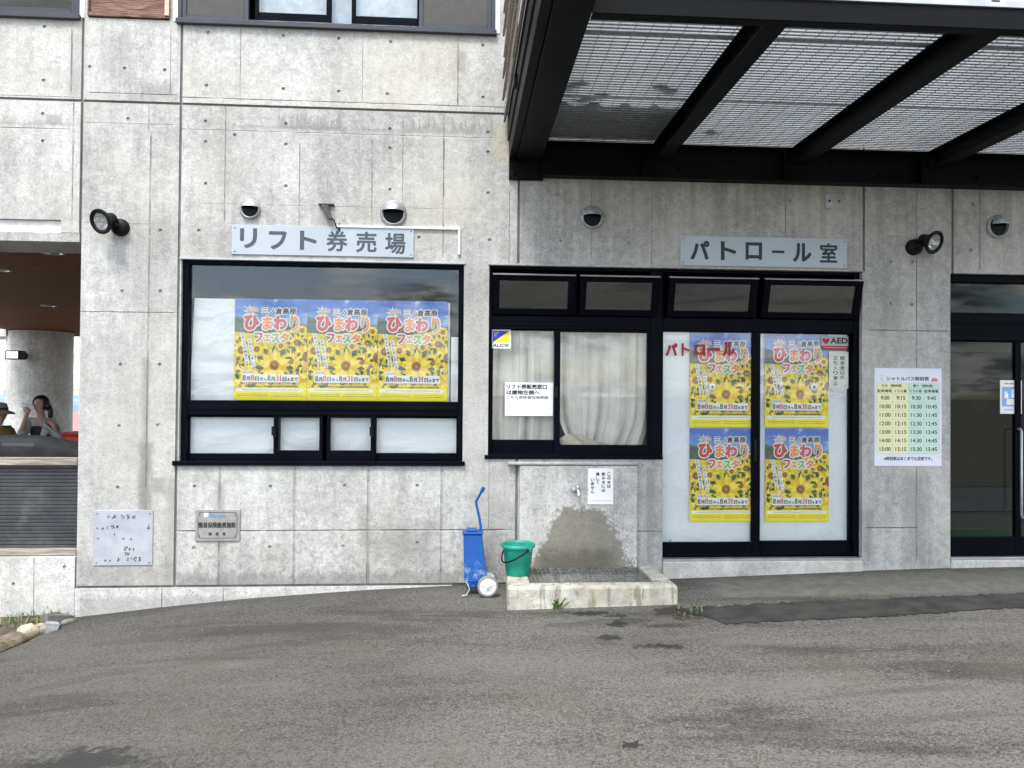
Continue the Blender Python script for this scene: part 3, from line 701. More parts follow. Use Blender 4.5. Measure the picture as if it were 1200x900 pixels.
# ------------------------------------------------------------------ passage at the left: ceiling boards, column, counter
WOODC = Mat('dark_ceiling_wood'); p = WOODC.pos(); X, Y, Z = WOODC.sep(p)
gr = WOODC.noise(WOODC.scale(p, (1.2, 30, 30)), 1.3, 4, .6); WOODC.set(WOODC.mix(gr.sm(.3, .7), (.085, .036, .015), (.175, .082, .036)), .6, 0, .05); WOODC = WOODC.m
sof = empty('soffit', (0, 0, 0)); sof.parent = bld
me = MB().box(-9.5, XA, -.058, .058, 0, .02, WOODC).mesh('ceiling_plank', .004)
for k in range(94):
    o = link('ceiling_plank', me, sof, (0, .63+k*.122, 2.80))
MB().box(-9.5, XA, .57, 12.1, 2.835, 2.9, BLACK).build('soffit_board', sof)
LAMPG = plain('lamp_reflector', (.85, .85, .84), .16, .95, .05)
for px, py in ((61, 296), (0, 316.5), (57, 358.5)):
    d = _fwd*FPX+_rt*(px-600)-_up*(py-450); t = (2.795-EYE)/d.z; x, y = CP.x+d.x*t, CP.y+d.y*t
    b = MB(); b.lathe([(.085, 0), (.10, -.006), (.105, .0), (.105, .01)], GALV, 24, (0, 0, 1), (x, y, 2.794)); b.lathe([(.085, .0), (.06, .03), (.03, .035), (.001, .036)], LAMPG, 20, (0, 0, 1), (x, y, 2.79))
    b.build('downlight', sof)
BACKC = concrete('concrete_column', [], [], 1.3)
cxy = (-9.06, 10.6)
b = MB(); b.lathe([(.625, -1.0), (.625, 2.79)], BACKC, 56, (0, 0, 1), (cxy[0], cxy[1], 0)); col_ = b.build('column', bld)
b = MB(); b.box(-13, -9.5, 10.1, 10.9, 2.66, 2.80, BACKC); b.build('beam', bld)
b = MB(); x, z = -9.95, 1.53
b = MB(); fx, fz = W(25, 419, 9.8); b.box(fx-.02, fx+.02, 9.70, 10.2, fz-.02, fz+.10, BLACK); b.box(fx-.16, fx+.14, 9.5, 9.72, fz-.05, fz+.13, BLACK); fl = b.build('flood_light', None, .01)
tag(fl, 'small black floodlight fixed on the round concrete column', 'floodlight')
MB().rect(fx-.13, fx+.10, fz-.03, fz+.11, 9.495, LAMPG).build('lens', fl)
FLOOR = plain('passage_floor_concrete', (.26, .255, .245), .85, 0, .2, 3)
tag(MB().box(-14, XA, .3, 12.2, -.6, -.06, FLOOR).build('passage_floor'), kind='structure')

# low wall, counter front and cover
lw = empty('low_wall', (-4.6, .1, -.4), 'low concrete wall carrying a grey ribbed counter front in the left opening', 'wall')
def lwp(o): o.parent = lw; o.matrix_parent_inverse = Matrix.Translation((4.6, -.1, .4)); return o
_, zlow = W(40, 652, .05); _, zr0 = W(40, 537, .07); _, ztop = W(40, 511, .2)
m_low = concrete('concrete_low_wall', [sv(38, 655, 720, .004, .5)], [stn(0, 700, 88, 725, .1, .3, .3)], 1.12)
lwp(slab_mesh(R4(-8, XA-.012, -1.2, zlow), [], .02, .28, m_low, [W(74, 665), W(14, 685)], PLUG).build('wall_body'))
RIB = Mat('ribbed_grey_metal'); p = RIB.pos(); n = RIB.noise(p, 4, 5, .65); n2 = RIB.noise(p, 2.1, 6, .7)
RIB.set(RIB.mix(n2.sm(.55, .72)*.5, RIB.mix(n.sm(.3, .7), (.085, .088, .098), (.125, .13, .14)), (.28, .28, .28)), .5, .2); RIB = RIB.m
b = MB(); vs, fs = [], []; zz = zlow+.06; N_ = 23; hh = (zr0-.055-zz)/N_
for k in range(N_):
    for dz_, y in ((0, .105), (hh*.12, .085), (hh*.80, .078), (hh*.93, .105)): vs += [(-8, y, zz+k*hh+dz_), (XA-.02, y, zz+k*hh+dz_)]
fs = [(2*i, 2*i+1, 2*i+3, 2*i+2) for i in range(len(vs)//2-1)]
b.add(vs, fs, RIB); lwp(b.build('ribbed_shutter'))
WOODG = Mat('weathered_timber'); p = WOODG.pos(); n = WOODG.noise(WOODG.scale(p, (2, 40, 40)), 1.4, 5, .65, .6)
WOODG.set(WOODG.mix(n.sm(.3, .7), (.16, .135, .115), (.42, .37, .32)), .85); WOODG.bump(n, .008); WOODG = WOODG.m
lwp(MB().box(-8, XA-.016, .05, .16, zlow+.004, zlow+.062, WOODG).build('bottom_rail', None, .006))
lwp(MB().box(-8, XA-.016, .045, .30, zr0-.058, zr0+.01, WOODG).build('top_rail', None, .006))
# long rounded cover lying on the counter, dipping at its right-hand end
CV = plain('dark_grey_sheeting', (.026, .0275, .030), .75, 0, .35, 4, 0, .1)
b = MB(); vs, fs = [], []; n = 40; prof = [(.06, .0), (.058, .05), (.075, .085), (.11, .11), (.2, .12), (.35, .115), (.5, .09), (.56, .0)]
for i in range(n+1):
    x = -8+(XA-.03+8)*i/n; k = 1.35 if x < -3.75 else 1.35-.95*((x+3.75)/.56)**2
    for y, z in prof: vs.append((x, y, zr0+.012+z*k*1.08))
m_ = len(prof)
for i in range(n):
    for j in range(m_-1): fs.append((i*m_+j, i*m_+j+1, (i+1)*m_+j+1, (i+1)*m_+j))
b.add(vs, [f[::-1] for f in fs], CV, True)
cv = b.build('counter_cover'); tag(cv, 'long dark grey rounded cover lying along the ribbed counter', 'cover')
b = MB(); x, z = W(32, 516, .2); b.box(x-.13, x+.13, .065, .069, zr0+.10, zr0+.125, plain('worn_print', (.06, .06, .06), .7)); b.build('worn_print', cv)

# things seen through the passage
HILL = plain('hazy_hill_forest', (.16, .235, .27), .95, 0, .2, .02)  # distance haze is mixed into the forest colour
b = MB(); vs, fs = [], []; n = 60
for i in range(n+1):
    x = -900+1100*i/n; h = 1.5+2.2*math.sin(i*.33)+1.2*math.sin(i*.9+1)+random.uniform(-.4, .4)
    for j, (dy_, k) in enumerate(((0, -6), (60, -3), (130, -1), (220, 0), (400, -4))): vs.append((x, 560+dy_, h+k*5-5.5))
for i in range(n):
    for j in range(4): fs.append((i*5+j, (i+1)*5+j, (i+1)*5+j+1, i*5+j+1))
b.add(vs, fs, HILL, True); tag(b.build('hills'), kind='structure')
RED = plain('red_vinyl', (.62, .045, .03), .5); PINKT = plain('pink_tent_cloth', (.36, .15, .16), .7); WHT = plain('white_tent_cloth', (.8, .8, .78), .7); DRED = plain('dark_red_cloth', (.25, .02, .03), .7)
x0, z0 = W(70, 502, 17); x1, z1 = W(96, 480, 17)
tn = empty('market_tent', (x0+1.2, 17, -1), 'pink and white gable tent standing beyond the column', 'tent')
def tp(b, name, bev=0): o = b.build(name); o.parent = tn; o.matrix_parent_inverse = Matrix.Translation((-x0-1.2, -17, 1)); return o
b = MB(); a, c_ = x0-1.2, x0+3.2; ze = W(80, 503, 17)[1]; zr = W(80, 484, 17)[1]
b.add([(a, 16, ze), (c_, 16, ze), (c_, 18, zr), (a, 18, zr), (a, 20, ze), (c_, 20, ze)], [(0, 1, 2, 3), (3, 2, 5, 4), (0, 3, 4), (1, 5, 2)], PINKT); tp(b, 'roof')
b = MB(); b.box(a, c_, 15.97, 16.0, ze-.22, ze, DRED); b.box(a, c_, 15.96, 15.968, ze-.10, ze-.06, WHT); tp(b, 'valance')
for px_ in (a+.05, c_-.05):
    b = MB(); b.tube([(px_, 16.1, -1), (px_, 16.1, ze)], .025, GALV); tp(b, 'pole')
xr0, zr_ = W(58, 508, 4.2); xr1, _ = W(93, 508, 4.2)
rb = MB(); rb.box(xr0, xr1+.9, 4.2, 4.9, .92, zr_, RED); rb.box(xr0+.02, xr1+.88, 4.22, 4.88, -.06, .92, RED)
tag(rb.build('draped_table', None, .015), 'bright red cloth draped table beyond the counter beside the column', 'table')

# ------------------------------------------------------------------ steel canopy with grated deck
cx0 = .47; cz = 3.535; CF = -2.62
cano = empty('steel_canopy', (2.8, -.05, 3.4), 'black steel canopy with open grated deck bolted to the wall above the doors', 'canopy')
def cp_(o): o.parent = cano; o.matrix_parent_inverse = Matrix.Translation((-2.8, .05, -3.4)); return o
b = MB(); b.box(.675, 6.6, -.115, -.006, 3.398, 3.412, STEEL); b.box(.675, 6.6, -.030, -.020, 3.412, 3.68, STEEL); b.box(.675, 6.6, -.115, -.006, 3.68, 3.694, STEEL)
for k in range(6): b.box(.92+k*.62, .935+k*.62, -.11, -.031, 3.412, 3.68, STEEL) if k in (1, 3, 5) else None
cp_(b.build('back_beam', None, .003))
me = MB().lathe([(.001, .016), (.016, .016), (.016, .0)], STEEL, 6, (0, -1, 0)).mesh('bolt')
for k in range(12): cp_(link('bolt', me, None, (.98+k*.45, -.031, 3.50+.09*(k % 2))))
def hbeam(x0, x1, w, zb, h, y0, y1, name, tf=.012):
    xm = (x0+x1)/2; b = MB()
    b.box(x0, x1, y0, y1, zb, zb+tf, STEEL); b.box(x0, x1, y0, y1, zb+h-tf, zb+h, STEEL); b.box(xm-.005, xm+.005, y0+.001, y1-.001, zb+tf, zb+h-tf, STEEL)
    return cp_(b.build(name, None, .002))
hbeam(.455, .665, .21, cz, .17, CF-1.0, -.03, 'side_beam')
for x in (1.68, 2.90, 4.13, 5.36): hbeam(x-.065, x+.065, .13, cz+.002, .15, CF+.075, -.116, 'cross_beam')
b = MB(); b.box(.667, 6.6, CF-.008, CF, cz-.001, cz+.112, STEEL); b.box(.67, 6.6, CF, CF+.07, cz-.001, cz+.009, STEEL); b.box(.67, 6.6, CF, CF+.07, cz+.102, cz+.112, STEEL); cp_(b.build('front_beam', None, .002))
b = MB(); b.box(.39, .685, -.028, -.004, 3.375, 3.86, STEEL); pl = cp_(b.build('end_plate', None, .003))
me = MB().lathe([(.001, .018), (.017, .018), (.017, .0)], STEEL, 6, (0, -1, 0)).mesh('bolt')
for x, z in ((.435, 3.43), (.64, 3.43), (.435, 3.55), (.64, 3.50), (.435, 3.70), (.435, 3.80)):
    o = link('bolt', me, pl, (x, -.028, z))
b = MB(); b.box(.375, .45, CF-1.0, -.03, 3.706, 3.93, STEEL); b.box(.39, .453, CF-1.0, -.03, cz+.02, 3.704, STEEL); cp_(b.build('edge_channel', None, .003))
b = MB(); b.box(.352, .39, -1.20, -1.12, 3.72, 3.80, STEEL); cp_(b.build('bracket', None, .003))
# weathered boards clad the deck's end
me = MB().hexa([(.300, CF-.95, 0), (.318, CF-.95, -.004), (.318, -.055, -.004), (.300, -.055, 0), (.345, CF-.95, .21), (.365, CF-.95, .206), (.365, -.055, .206), (.345, -.055, .21)], WOODG).mesh('cladding_board', .003)
for k in range(6):
    o = link('cladding_board', me, None, (.028+random.uniform(-.008, .008), random.uniform(-.02, .02), 3.86+k*.185)); cp_(o)
b = MB()
for y in (-.25, -1.3, -2.4): b.box(.40, .44, y-.02, y+.02, 3.93, 5.0, STEEL)
cp_(b.build('guard_post', None, .002))
# grating bays: bearing bars run along the wall
GB = plain('galvanised_grating', (.33, .345, .36), .5, .3, .25, 30)
GBL = plain('grating_cross_wire', (.42, .44, .45), .5, .2, .1, 30)
bays = [(.66, 1.679), (1.681, 2.899), (2.901, 4.129), (4.131, 5.359), (5.361, 6.6)]
for x0, x1 in bays:
    b = MB(); y = CF+.08
    while y < -.055:
        b.box(x0, x1, y-.0075, y+.0075, 3.706, 3.710, GB); y += .043
    x = x0+.05
    while x < x1: b.box(x-.002, x+.002, CF+.075, -.06, 3.7115, 3.714, GBL); x += .10
    for y in (-2.05, -1.08): b.box(x0, x1, y-.010, y+.010, 3.700, 3.7055, GB)
    tag(cp_(b.build('grating')), kind='stuff')
SH = Mat('translucent_sheet'); nt_ = SH.nt; p = SH.pos(); nn = SH.noise(p, 1.6, 5, .65); X, Y, Z = SH.sep(p)
rib = (Y*42).op('SINE').sm(-1, 1)
colr = SH.mix(nn.sm(.3, .7)*.6+rib*.4, (.26, .275, .29), (.42, .44, .46))
df = nt_.nodes.new('ShaderNodeBsdfDiffuse'); tl = nt_.nodes.new('ShaderNodeBsdfTranslucent'); mxs = nt_.nodes.new('ShaderNodeMixShader'); mxs.inputs[0].default_value = .60
SH.link(colr, df.inputs[0]); SH.link(colr, tl.inputs[0]); nt_.links.new(df.outputs[0], mxs.inputs[1]); nt_.links.new(tl.outputs[0], mxs.inputs[2]); nt_.links.new(mxs.outputs[0], SH.out.inputs[0]); nt_.nodes.remove(SH.b)
b = MB(); vs, fs = [], []; n = 164
for i in range(n+1):
    y = CF+.03+(-.05-CF-.03)*i/n; z = 3.738+.007*math.cos(i*math.pi/2)
    vs += [(.46, y, z), (6.6, y, z)]
fs = [(2*i, 2*i+1, 2*i+3, 2*i+2) for i in range(n)]
b.add(vs, fs, SH.m, True); cp_(b.build('deck_sheet'))
RAILP = plain('pale_translucent_panel', (.60, .62, .66), .6, 0, .25, 3)
b = MB(); b.box(2.9, 4.72, CF-.002, CF+.004, 3.687, 4.7, RAILP); b.box(4.80, 6.6, CF-.002, CF+.004, 3.69, 4.7, RAILP); cp_(b.build('railing_panel'))
b = MB(); b.box(4.73, 4.79, CF-.02, CF+.04, 3.671, 4.75, GALV); b.box(2.84, 2.895, CF-.02, CF+.04, 3.671, 4.75, GALV); cp_(b.build('railing_post', None, .004))
b = MB(); b.box(1.2, 6.6, CF-.02, CF+.05, 3.648, 3.686, ALU); cp_(b.build('railing_base', None, .002))
# what lies on the deck
MATB = plain('dark_mat', (.03, .03, .03), .9)
b = MB(); pts = [(.62, -.05), (.62, -.80)]+[(.62+1.06*k/14, -.80-.03*(k % 3)-.02*math.sin(k*1.7)) for k in range(1, 15)]+[(1.68, -.05)]
nq = len(pts); b.add([(x, y, 3.747) for x, y in pts]+[(x, y, 3.80) for x, y in pts], [tuple(range(nq))[::-1], tuple(range(nq, 2*nq))]+[(i, (i+1) % nq, (i+1) % nq+nq, i+nq) for i in range(nq)], MATB)
tag(b.build('deck_mat'), 'dark bumpy-edged mat lying on the deck over the first bay beside the wall', 'mat')
def plank(a, c, lab):
    b = MB(); b.bar((*a, 3.775), (*c, 3.775), .09, .05, MATB); tag(b.build('loose_plank', None, .005), lab, 'plank', 'planks lying on the canopy deck')
def deckpt(px, py):
    d = _fwd*FPX+_rt*(px-600)-_up*(py-450); t = (3.745-EYE)/d.z; return (CP.x+d.x*t, CP.y+d.y*t)
plank(deckpt(655, 103), deckpt(687, 94), 'dark plank lying on the deck nearest the side beam')
plank(deckpt(676, 117), deckpt(713, 108), 'dark plank lying on the deck just in front of the mat')
plank(deckpt(768, 98), deckpt(790, 107), 'short dark plank on the deck beside the second beam')
plank(deckpt(1098-260, 156), deckpt(828, 152), 'small dark offcut on the deck in the second bay near the wall')

# ------------------------------------------------------------------ wall fittings
def vent(px, py, r, lab, turn=0):
    x, z = W(px, py); b = MB(); t = empty('vent_hood', (x, 0, z), lab, 'vent hood', 'round vent hoods on the wall')
    STN = ALU if px < 600 else GALV
    b.lathe([(r*.78, .004), (r*1.02, .004), (r*1.04, .012), (r*.86, .022)], STN, 32, (0, -1, 0)); b.build('flange', t)
    # hood: the upper front quarter of a dome, open below
    b = MB(); R = r*.93; rot = Matrix.Rotation(turn, 3, 'Z'); nu, nv = 36, 12
    for rr, inner in ((R, False), (R*.95, True)):
        vs = []
        for j in range(nv+1):
            q = math.radians(9+81*j/nv)
            for i in range(nu+1):
                a = math.pi*i/nu; vs.append(rot @ Vector((math.cos(a)*math.cos(q)*rr, -math.sin(a)*math.cos(q)*rr*1.0-.002, math.sin(q)*rr)))
        fs = [(j*(nu+1)+i, j*(nu+1)+i+1, (j+1)*(nu+1)+i+1, (j+1)*(nu+1)+i) for j in range(nv) for i in range(nu)]
        b.add(vs, fs if not inner else [f[::-1] for f in fs], BLACK if inner else STN, True)
        if not inner: edge = vs[:nu+1]
        else:
            e2 = vs[:nu+1]; b.add(edge+e2, [(i, i+1, nu+2+i, nu+1+i) for i in range(nu)], STN)
    b.lathe([(R*.98, .004), (R*1.0, .028), (R*.93, .030), (R*.92, .006)], STN, 28, (0, -1, 0), smooth=True)
    b.build('hood', t)
    b = MB(); b.lathe([(r*.80, .004), (r*.001, .005)], BLACK, 28, (0, -1, 0)); 
    b.build('throat', t)
    return t
vent(293.5, 245, .084, 'smallest silver vent hood, above the left end of the ticket office sign')
vent(461, 250, .108, 'large silver vent hood above the right end of the ticket office sign')
vent(694, 255, .096, 'dull grey vent hood under the canopy left of the patrol room sign')
vent(1169, 266, .102, 'grey vent hood at the right edge above the entrance', .5)

def spotlight(px, py, sgn, lab):
    x, z = W(px, py); t = empty('spotlight', (x, 0, z), lab, 'spotlight', 'black wall spotlights')
    b = MB(); b.lathe([(.001, .06), (.055, .06), (.068, .045), (.072, .0)], BLACK, 28, (0, -1, 0)); b.build('wall_base', t)
    c_ = Vector((-sgn*-.075*0+sgn*.02, -.075, .02)); b = MB(); b.tube([(0, -.05, 0), (sgn*.03, -.085, .02), (sgn*.06, -.10, .035)], .020, BLACK, 10); b.build('arm', t)
    ax = Vector((sgn*.36, -.86, -.36)).normalized(); o = Vector((sgn*.050, -.085, .050))
    b = MB(); b.lathe([(.001, -.040), (.040, -.037), (.052, -.020), (.056, .025), (.066, .055), (.094, .085), (.102, .097), (.102, .112), (.098, .116), (.072, .108), (.070, .08)], BLACK, 36, ax, o); b.build('lamp_head', t)
    b = MB(); b.lathe([(.071, .100), (.058, .075), (.036, .050), (.012, .038), (.001, .036)], LAMPG, 28, ax, o); b.lathe([(.026, .040), (.026, .070), (.020, .088), (.001, .094)], plain('frosted_bulb', (.85, .85, .83), .3), 14, ax, o); b.build('reflector', t)
    b = MB(); b.lathe([(.067, .104), (.001, .1045)], GLASS, 28, ax, o); b.build('lens', t)
spotlight(142, 267, -1, 'black spotlight on the weathered pillar left of the ticket window')
spotlight(1070, 290, 1, 'black spotlight on the pier above the bus timetable')

# old bracket with dangling wire, white conduit
x, z = W(381, 240); br = empty('wire_bracket', (x, 0, z), 'rusty bracket stub with a dangling black wire above the ticket office sign', 'bracket')
RST = plain('rusty_iron', (.075, .062, .055), .8, .3, .4, 40)
b = MB(); b.box(-.05, .08, -.03, 0, -.008, .006, RST); b.hexa([(.035, -.07, -.13), (.075, -.07, -.14), (.075, -.03, -.14), (.035, -.03, -.13), (-.03, -.04, -.01), (.03, -.04, -.01), (.03, -.005, -.01), (-.03, -.005, -.01)], RST); b.build('bracket_arm', br, .003)
ex, ez = W(395, 262); b = MB(); b.tube([(.06, -.05, -.12), (.085, -.05, -.14), (.10, -.04, -.19), (.125, -.02, -.225), (ex-x+.02, -.012, ez-z+.0)], .007, RUBBER, 6); b.build('wire', br)
x1, z1 = W(538, 268.5); _, z2 = W(539, 303)
b = MB(); b.box(ex, x1+.012, -.022, 0, z1-.010, z1+.010, WHITE_PAINT); b.box(x1-.008, x1+.012, -.020, 0, z2+.03, z1-.011, WHITE_PAINT)
tag(b.build('cable_trunking', None, .002), 'thin white cable trunking running along above the ticket window and down', 'conduit')
x, z = W(971, 237); b = MB(); b.box(x-.032, x+.032, -.012, 0, z-.062, z+.062, GALV); b.lathe([(.026, .012), (.024, .022), (.001, .022)], GALV, 20, (0, -1, 0), (x, 0, z+.005)); b.lathe([(.014, .0225), (.012, .026), (.001, .027)], BLACK, 14, (0, -1, 0), (x, 0, z+.005))
tag(b.build('junction_box', None, .002), 'small grey rectangular junction box under the canopy right of centre', 'junction box')
x, z = W(672, 573); b = MB(); b.lathe([(.001, .0), (.022, .0), (.024, .012), (.020, .02), (.001, .02)], GALV, 16, (0, -1, 0), (x+.0, -.045, z+.0)); tag(b.build('blank_cap'), 'small round metal cap beside the tap', 'cap')

# ------------------------------------------------------------------ tap niche, basin
tp_ = empty('wash_place', (1.02, -.4, 0), 'outdoor wash place with a cement splashback and a curbed basin under the patrol window', 'wash basin')
def wp_(o): o.parent = tp_; o.matrix_parent_inverse = Matrix.Translation((-1.02, .4, 0)); return o
wp_(slab_mesh(R4(.500, 1.520, .045, .925), [], -.045, -.001, m_tap).build('splashback', None, .010, seg=2))
MB_ = MB(); MB_.box(.40, 1.53, -.055, -.002, .930, .955, m_porch); wp_(MB_.build('ledge', None, .005))
CURB = Mat('mossy_curb_concrete'); p = CURB.pos(); X, Y, Z = CURB.sep(p)
n = CURB.noise(p, 7, 6, .65); n2 = CURB.noise(p, 2.6, 4); n3 = CURB.noise(CURB.scale(p, (10, 10, 2)), 1.3, 4, .6)
c = CURB.mix(n.sm(.3, .7), (.33, .315, .27), (.56, .545, .49)); c = CURB.mix(n2.sm(.5, .66)*.65, c, (.40, .365, .26)); c = CURB.mix(n3.sm(.52, .64)*.7, c, (.17, .15, .10)); c = CURB.mix(CURB.noise(p, 30, 4, .7).sm(.56, .66)*.5, c, (.20, .185, .14)); c = CURB.mix((Y+.60).abs().sm(.05, .01)*n.sm(.4, .6)*Z.sm(.0, .05)*.6, c, (.12, .105, .07))
for xk in (.72, .86, 1.30, 1.56): c = CURB.mix((X-xk+(n-.5)*.16).abs().sm(.010, .002)*n3.sm(.4, .6)*.7, c, (.10, .085, .06))
CURB.set(c, .9); CURB.bump(n, .02); CURB = CURB.m
cy0, cyf, zt = -.03, -.74, .068
b = MB()
L0, L1, R0, R1 = .36, .55, 1.525, 1.68
b.hexa([(L0, cyf, -.2), (L1, cyf+.14, -.2), (L1, cy0, -.2), (L0+.03, cy0, -.2), (L0, cyf, zt), (L1, cyf+.14, zt), (L1, cy0, zt), (L0+.03, cy0, zt)], CURB)
b.hexa([(R0, cyf+.14, -.2), (R1, cyf, -.2), (R1-.02, cy0, -.2), (R0, cy0, -.2), (R0, cyf+.14, zt), (R1, cyf, zt), (R1-.02, cy0, zt), (R0, cy0, zt)], CURB)
b.hexa([(L0+.002, cyf, -.2), (R1-.002, cyf, -.2), (R0, cyf+.14, -.2), (L1, cyf+.14, -.2), (L0+.002, cyf, zt-.002), (R1-.002, cyf, zt-.002), (R0, cyf+.14, zt-.002), (L1, cyf+.14, zt-.002)], CURB)
b.box(L1, R0, cy0-.04, cy0+.028, -.2, zt-.03, CURB)
o = b.build('curb', None, .022, seg=2)
wp_(o)
wp_(MB().box(L1, R0, cyf+.14, cy0-.04, -.2, -.10, plain('wet_basin_floor', (.028, .028, .026), .25)).build('basin_floor'))
b = MB(); GR2 = plain('worn_steel_grating', (.20, .205, .20), .5, .4, .4, 25)
ya, yb = cyf+.145, cy0-.045
for k in range(26): x = L1+.012+(R0-L1-.024)*k/25; b.box(x-.0032, x+.0032, ya, yb, zt-.015, zt-.011, GR2)
for k in range(9): y = ya+.012+(yb-ya-.024)*k/8; b.box(L1+.004, R0-.004, y-.0050, y+.0050, zt-.0125, zt-.009, GR2)
for y in (ya+.006, yb-.006): b.box(L1+.002, R0-.002, y-.006, y+.006, zt-.045, zt-.008, GR2)
tag(wp_(b.build('drain_grating')), kind='stuff')
x, z = W(676, 573, -.05); CHR = plain('chromed_brass', (.55, .55, .54), .25, .9, .25, 40)
tap = empty('tap', (x, -.046, z), 'small chrome wall tap on the cement splashback', 'tap')
b = MB(); b.lathe([(.030, 0), (.030, .008), (.016, .012), (.015, .05)], CHR, 20, (0, -1, 0)); b.build('flange', tap)
b = MB(); b.tube([(0, -.03, 0), (0, -.07, .004), (0, -.092, -.008), (0, -.10, -.045)], [.015, .017, .013, .011], CHR, 12); b.build('spout', tap)
b = MB(); b.lathe([(.011, .0), (.012, .025), (.001, .028)], CHR, 12, (0, 0, 1), (0, -.06, .012)); b.box(-.026, .026, -.067, -.053, .030, .040, CHR); b.build('handle', tap, .002)
b = MB()
for k in range(16):
    x, y, z = GP(654+random.gauss(0, 3), 714); a = random.uniform(-1.2, 1.2); h = random.uniform(.06, .13)
    b.add([(x-.006, y, z), (x+.006, y, z), (x+.5*h*a+.007, y-.03, z+h*.7), (x+.5*h*a-.007, y-.03, z+h*.7), (x+h*a, y-.05, z+h*.75)], [(0, 1, 2, 3), (3, 2, 4)], GR[random.randint(0, 1)])
tag(b.build('grass_tuft'), 'small tuft of grass growing at the foot of the basin curb', 'weed')

# ------------------------------------------------------------------ bucket
TEAL = plain('teal_plastic', (.006, .235, .165), .42, 0, .18, 16)
bx, by = W(607, 660, -.34)[0], -.34
bk = empty('bucket', (bx, by, zt), 'teal plastic bucket with black handle standing on the basin curb', 'bucket'); bk.scale = (.89, .89, .86)
b = MB(); b.lathe([(.001, .004), (.098, .004), (.104, .0), (.110, .012), (.139, .272), (.141, .276), (.151, .276), (.152, .290), (.144, .296), (.136, .292), (.133, .27), (.104, .016), (.001, .014)], TEAL, 40); b.build('body', bk)
b = MB(); b.lathe([(.153, .262), (.158, .280), (.153, .286)], TEAL, 40); b.build('rim', bk)
b = MB(); pth = []
pth = [(.095, -.120, .258), (.080, -.142, .248), (.03, -.158, .215), (-.04, -.152, .172), (-.10, -.118, .140), (-.138, -.06, .128), (-.150, .0, .140), (-.142, .055, .185), (-.115, .10, .235), (-.10, .115, .258)]
b.tube(pth, .007, BLACK, 8); b.build('handle', bk)
b = MB()
for qx, qy in ((.096, -.118), (-.10, .113)): b.box(qx-.016, qx+.016, qy-.016, qy+.016, .235, .275, TEAL)
b.build('ear', bk, .004)

# ------------------------------------------------------------------ wheeled line marker
BLUE = Mat('chalky_blue_paint'); p = BLUE.pos(); X, Y, Z = BLUE.sep(p); n = BLUE.noise(p, 22, 5, .7); n2 = BLUE.noise(p, 60, 3, .7)
BLUE.set(BLUE.mix((n.sm(.48, .66)*(Z.sm(.24, .02))*.75)+n2.sm(.66, .72)*.35, (.005, .070, .285), (.30, .36, .44)), .45, None, .3); BLUE = BLUE.m
xw = W(560, 650, -.22)[0]; g0 = gz(xw, -.3)
lm = empty('line_marker', (xw, -.24, g0), 'blue wheeled line marker box with bent tube handle parked against the wall', 'line marker')
lm.scale = (.95, .95, .97)
b = MB()
# tapered hopper, leaning back a little
b.hexa([(-.118, -.11, .125), (.078, -.11, .125), (.078, .07, .125), (-.118, .07, .125), (-.128, -.055, .50), (.034, -.055, .50), (.034, .075, .50), (-.128, .075, .50)], BLUE)
b.build('hopper', lm, .012, seg=2)
b = MB(); b.hexa([(-.100, -.095, .06), (.080, -.095, .06), (.080, .06, .06), (-.100, .06, .06), (-.118, -.112, .135), (.086, -.112, .135), (.086, .072, .135), (-.118, .072, .135)], BLUE); b.build('lower_hopper', lm, .008)
b = MB(); b.box(-.136, .042, -.066, .085, .498, .520, BLUE); b.box(-.10, -.01, -.05, .07, .520, .540, BLUE); b.build('lid', lm, .006)
b = MB(); hp = [(.025, .0, .44), (.022, .005, .56), (.004, .02, .66), (-.016, .03, .74), (-.020, .03, .765), (.028, .02, .855), (.046, .015, .885)]
b.tube(hp, .0115, BLUE, 10); b.build('handle', lm)
b = MB(); b.tube([(.028, .018, .85), (.047, .014, .888)], .016, BLUE, 10); b.build('grip', lm)
for yy in (-.165, .085):
    wq = MB(); 
    wq.lathe([(.072, -.016), (.088, -.016), (.090, -.008), (.090, .008), (.088, .016), (.072, .016)], plain('grey_rubber_tyre', (.20, .20, .20), .8), 32, (0, 1, 0), (.083, yy, .090)); tyre = wq.build('wheel', lm)
    wq = MB(); wq.lathe([(.001, -.020), (.016, -.020), (.02, -.012), (.060, -.010), (.073, -.014), (.073, .012), (.001, .012)], WHITE_PAINT, 32, (0, 1, 0), (.083, yy, .090))
    for k in range(5):
        a = .4+k*2*math.pi/5; wq.bar((.083+.018*math.cos(a), yy-.013, .090+.018*math.sin(a)), (.083+.066*math.cos(a), yy-.013, .090+.066*math.sin(a)), .008, .010, WHITE_PAINT, (0, 1, 0))
    wq.build('hub', tyre)
b = MB(); b.tube([(.083, -.17, .09), (.083, .09, .09)], .009, GALV, 8); b.build('axle', lm)
b = MB(); b.tube([(-.10, -.10, .125), (-.07, -.13, .06), (-.10, -.135, .012), (-.135, -.135, .006)], .006, GALV, 6); b.build('stand', lm)

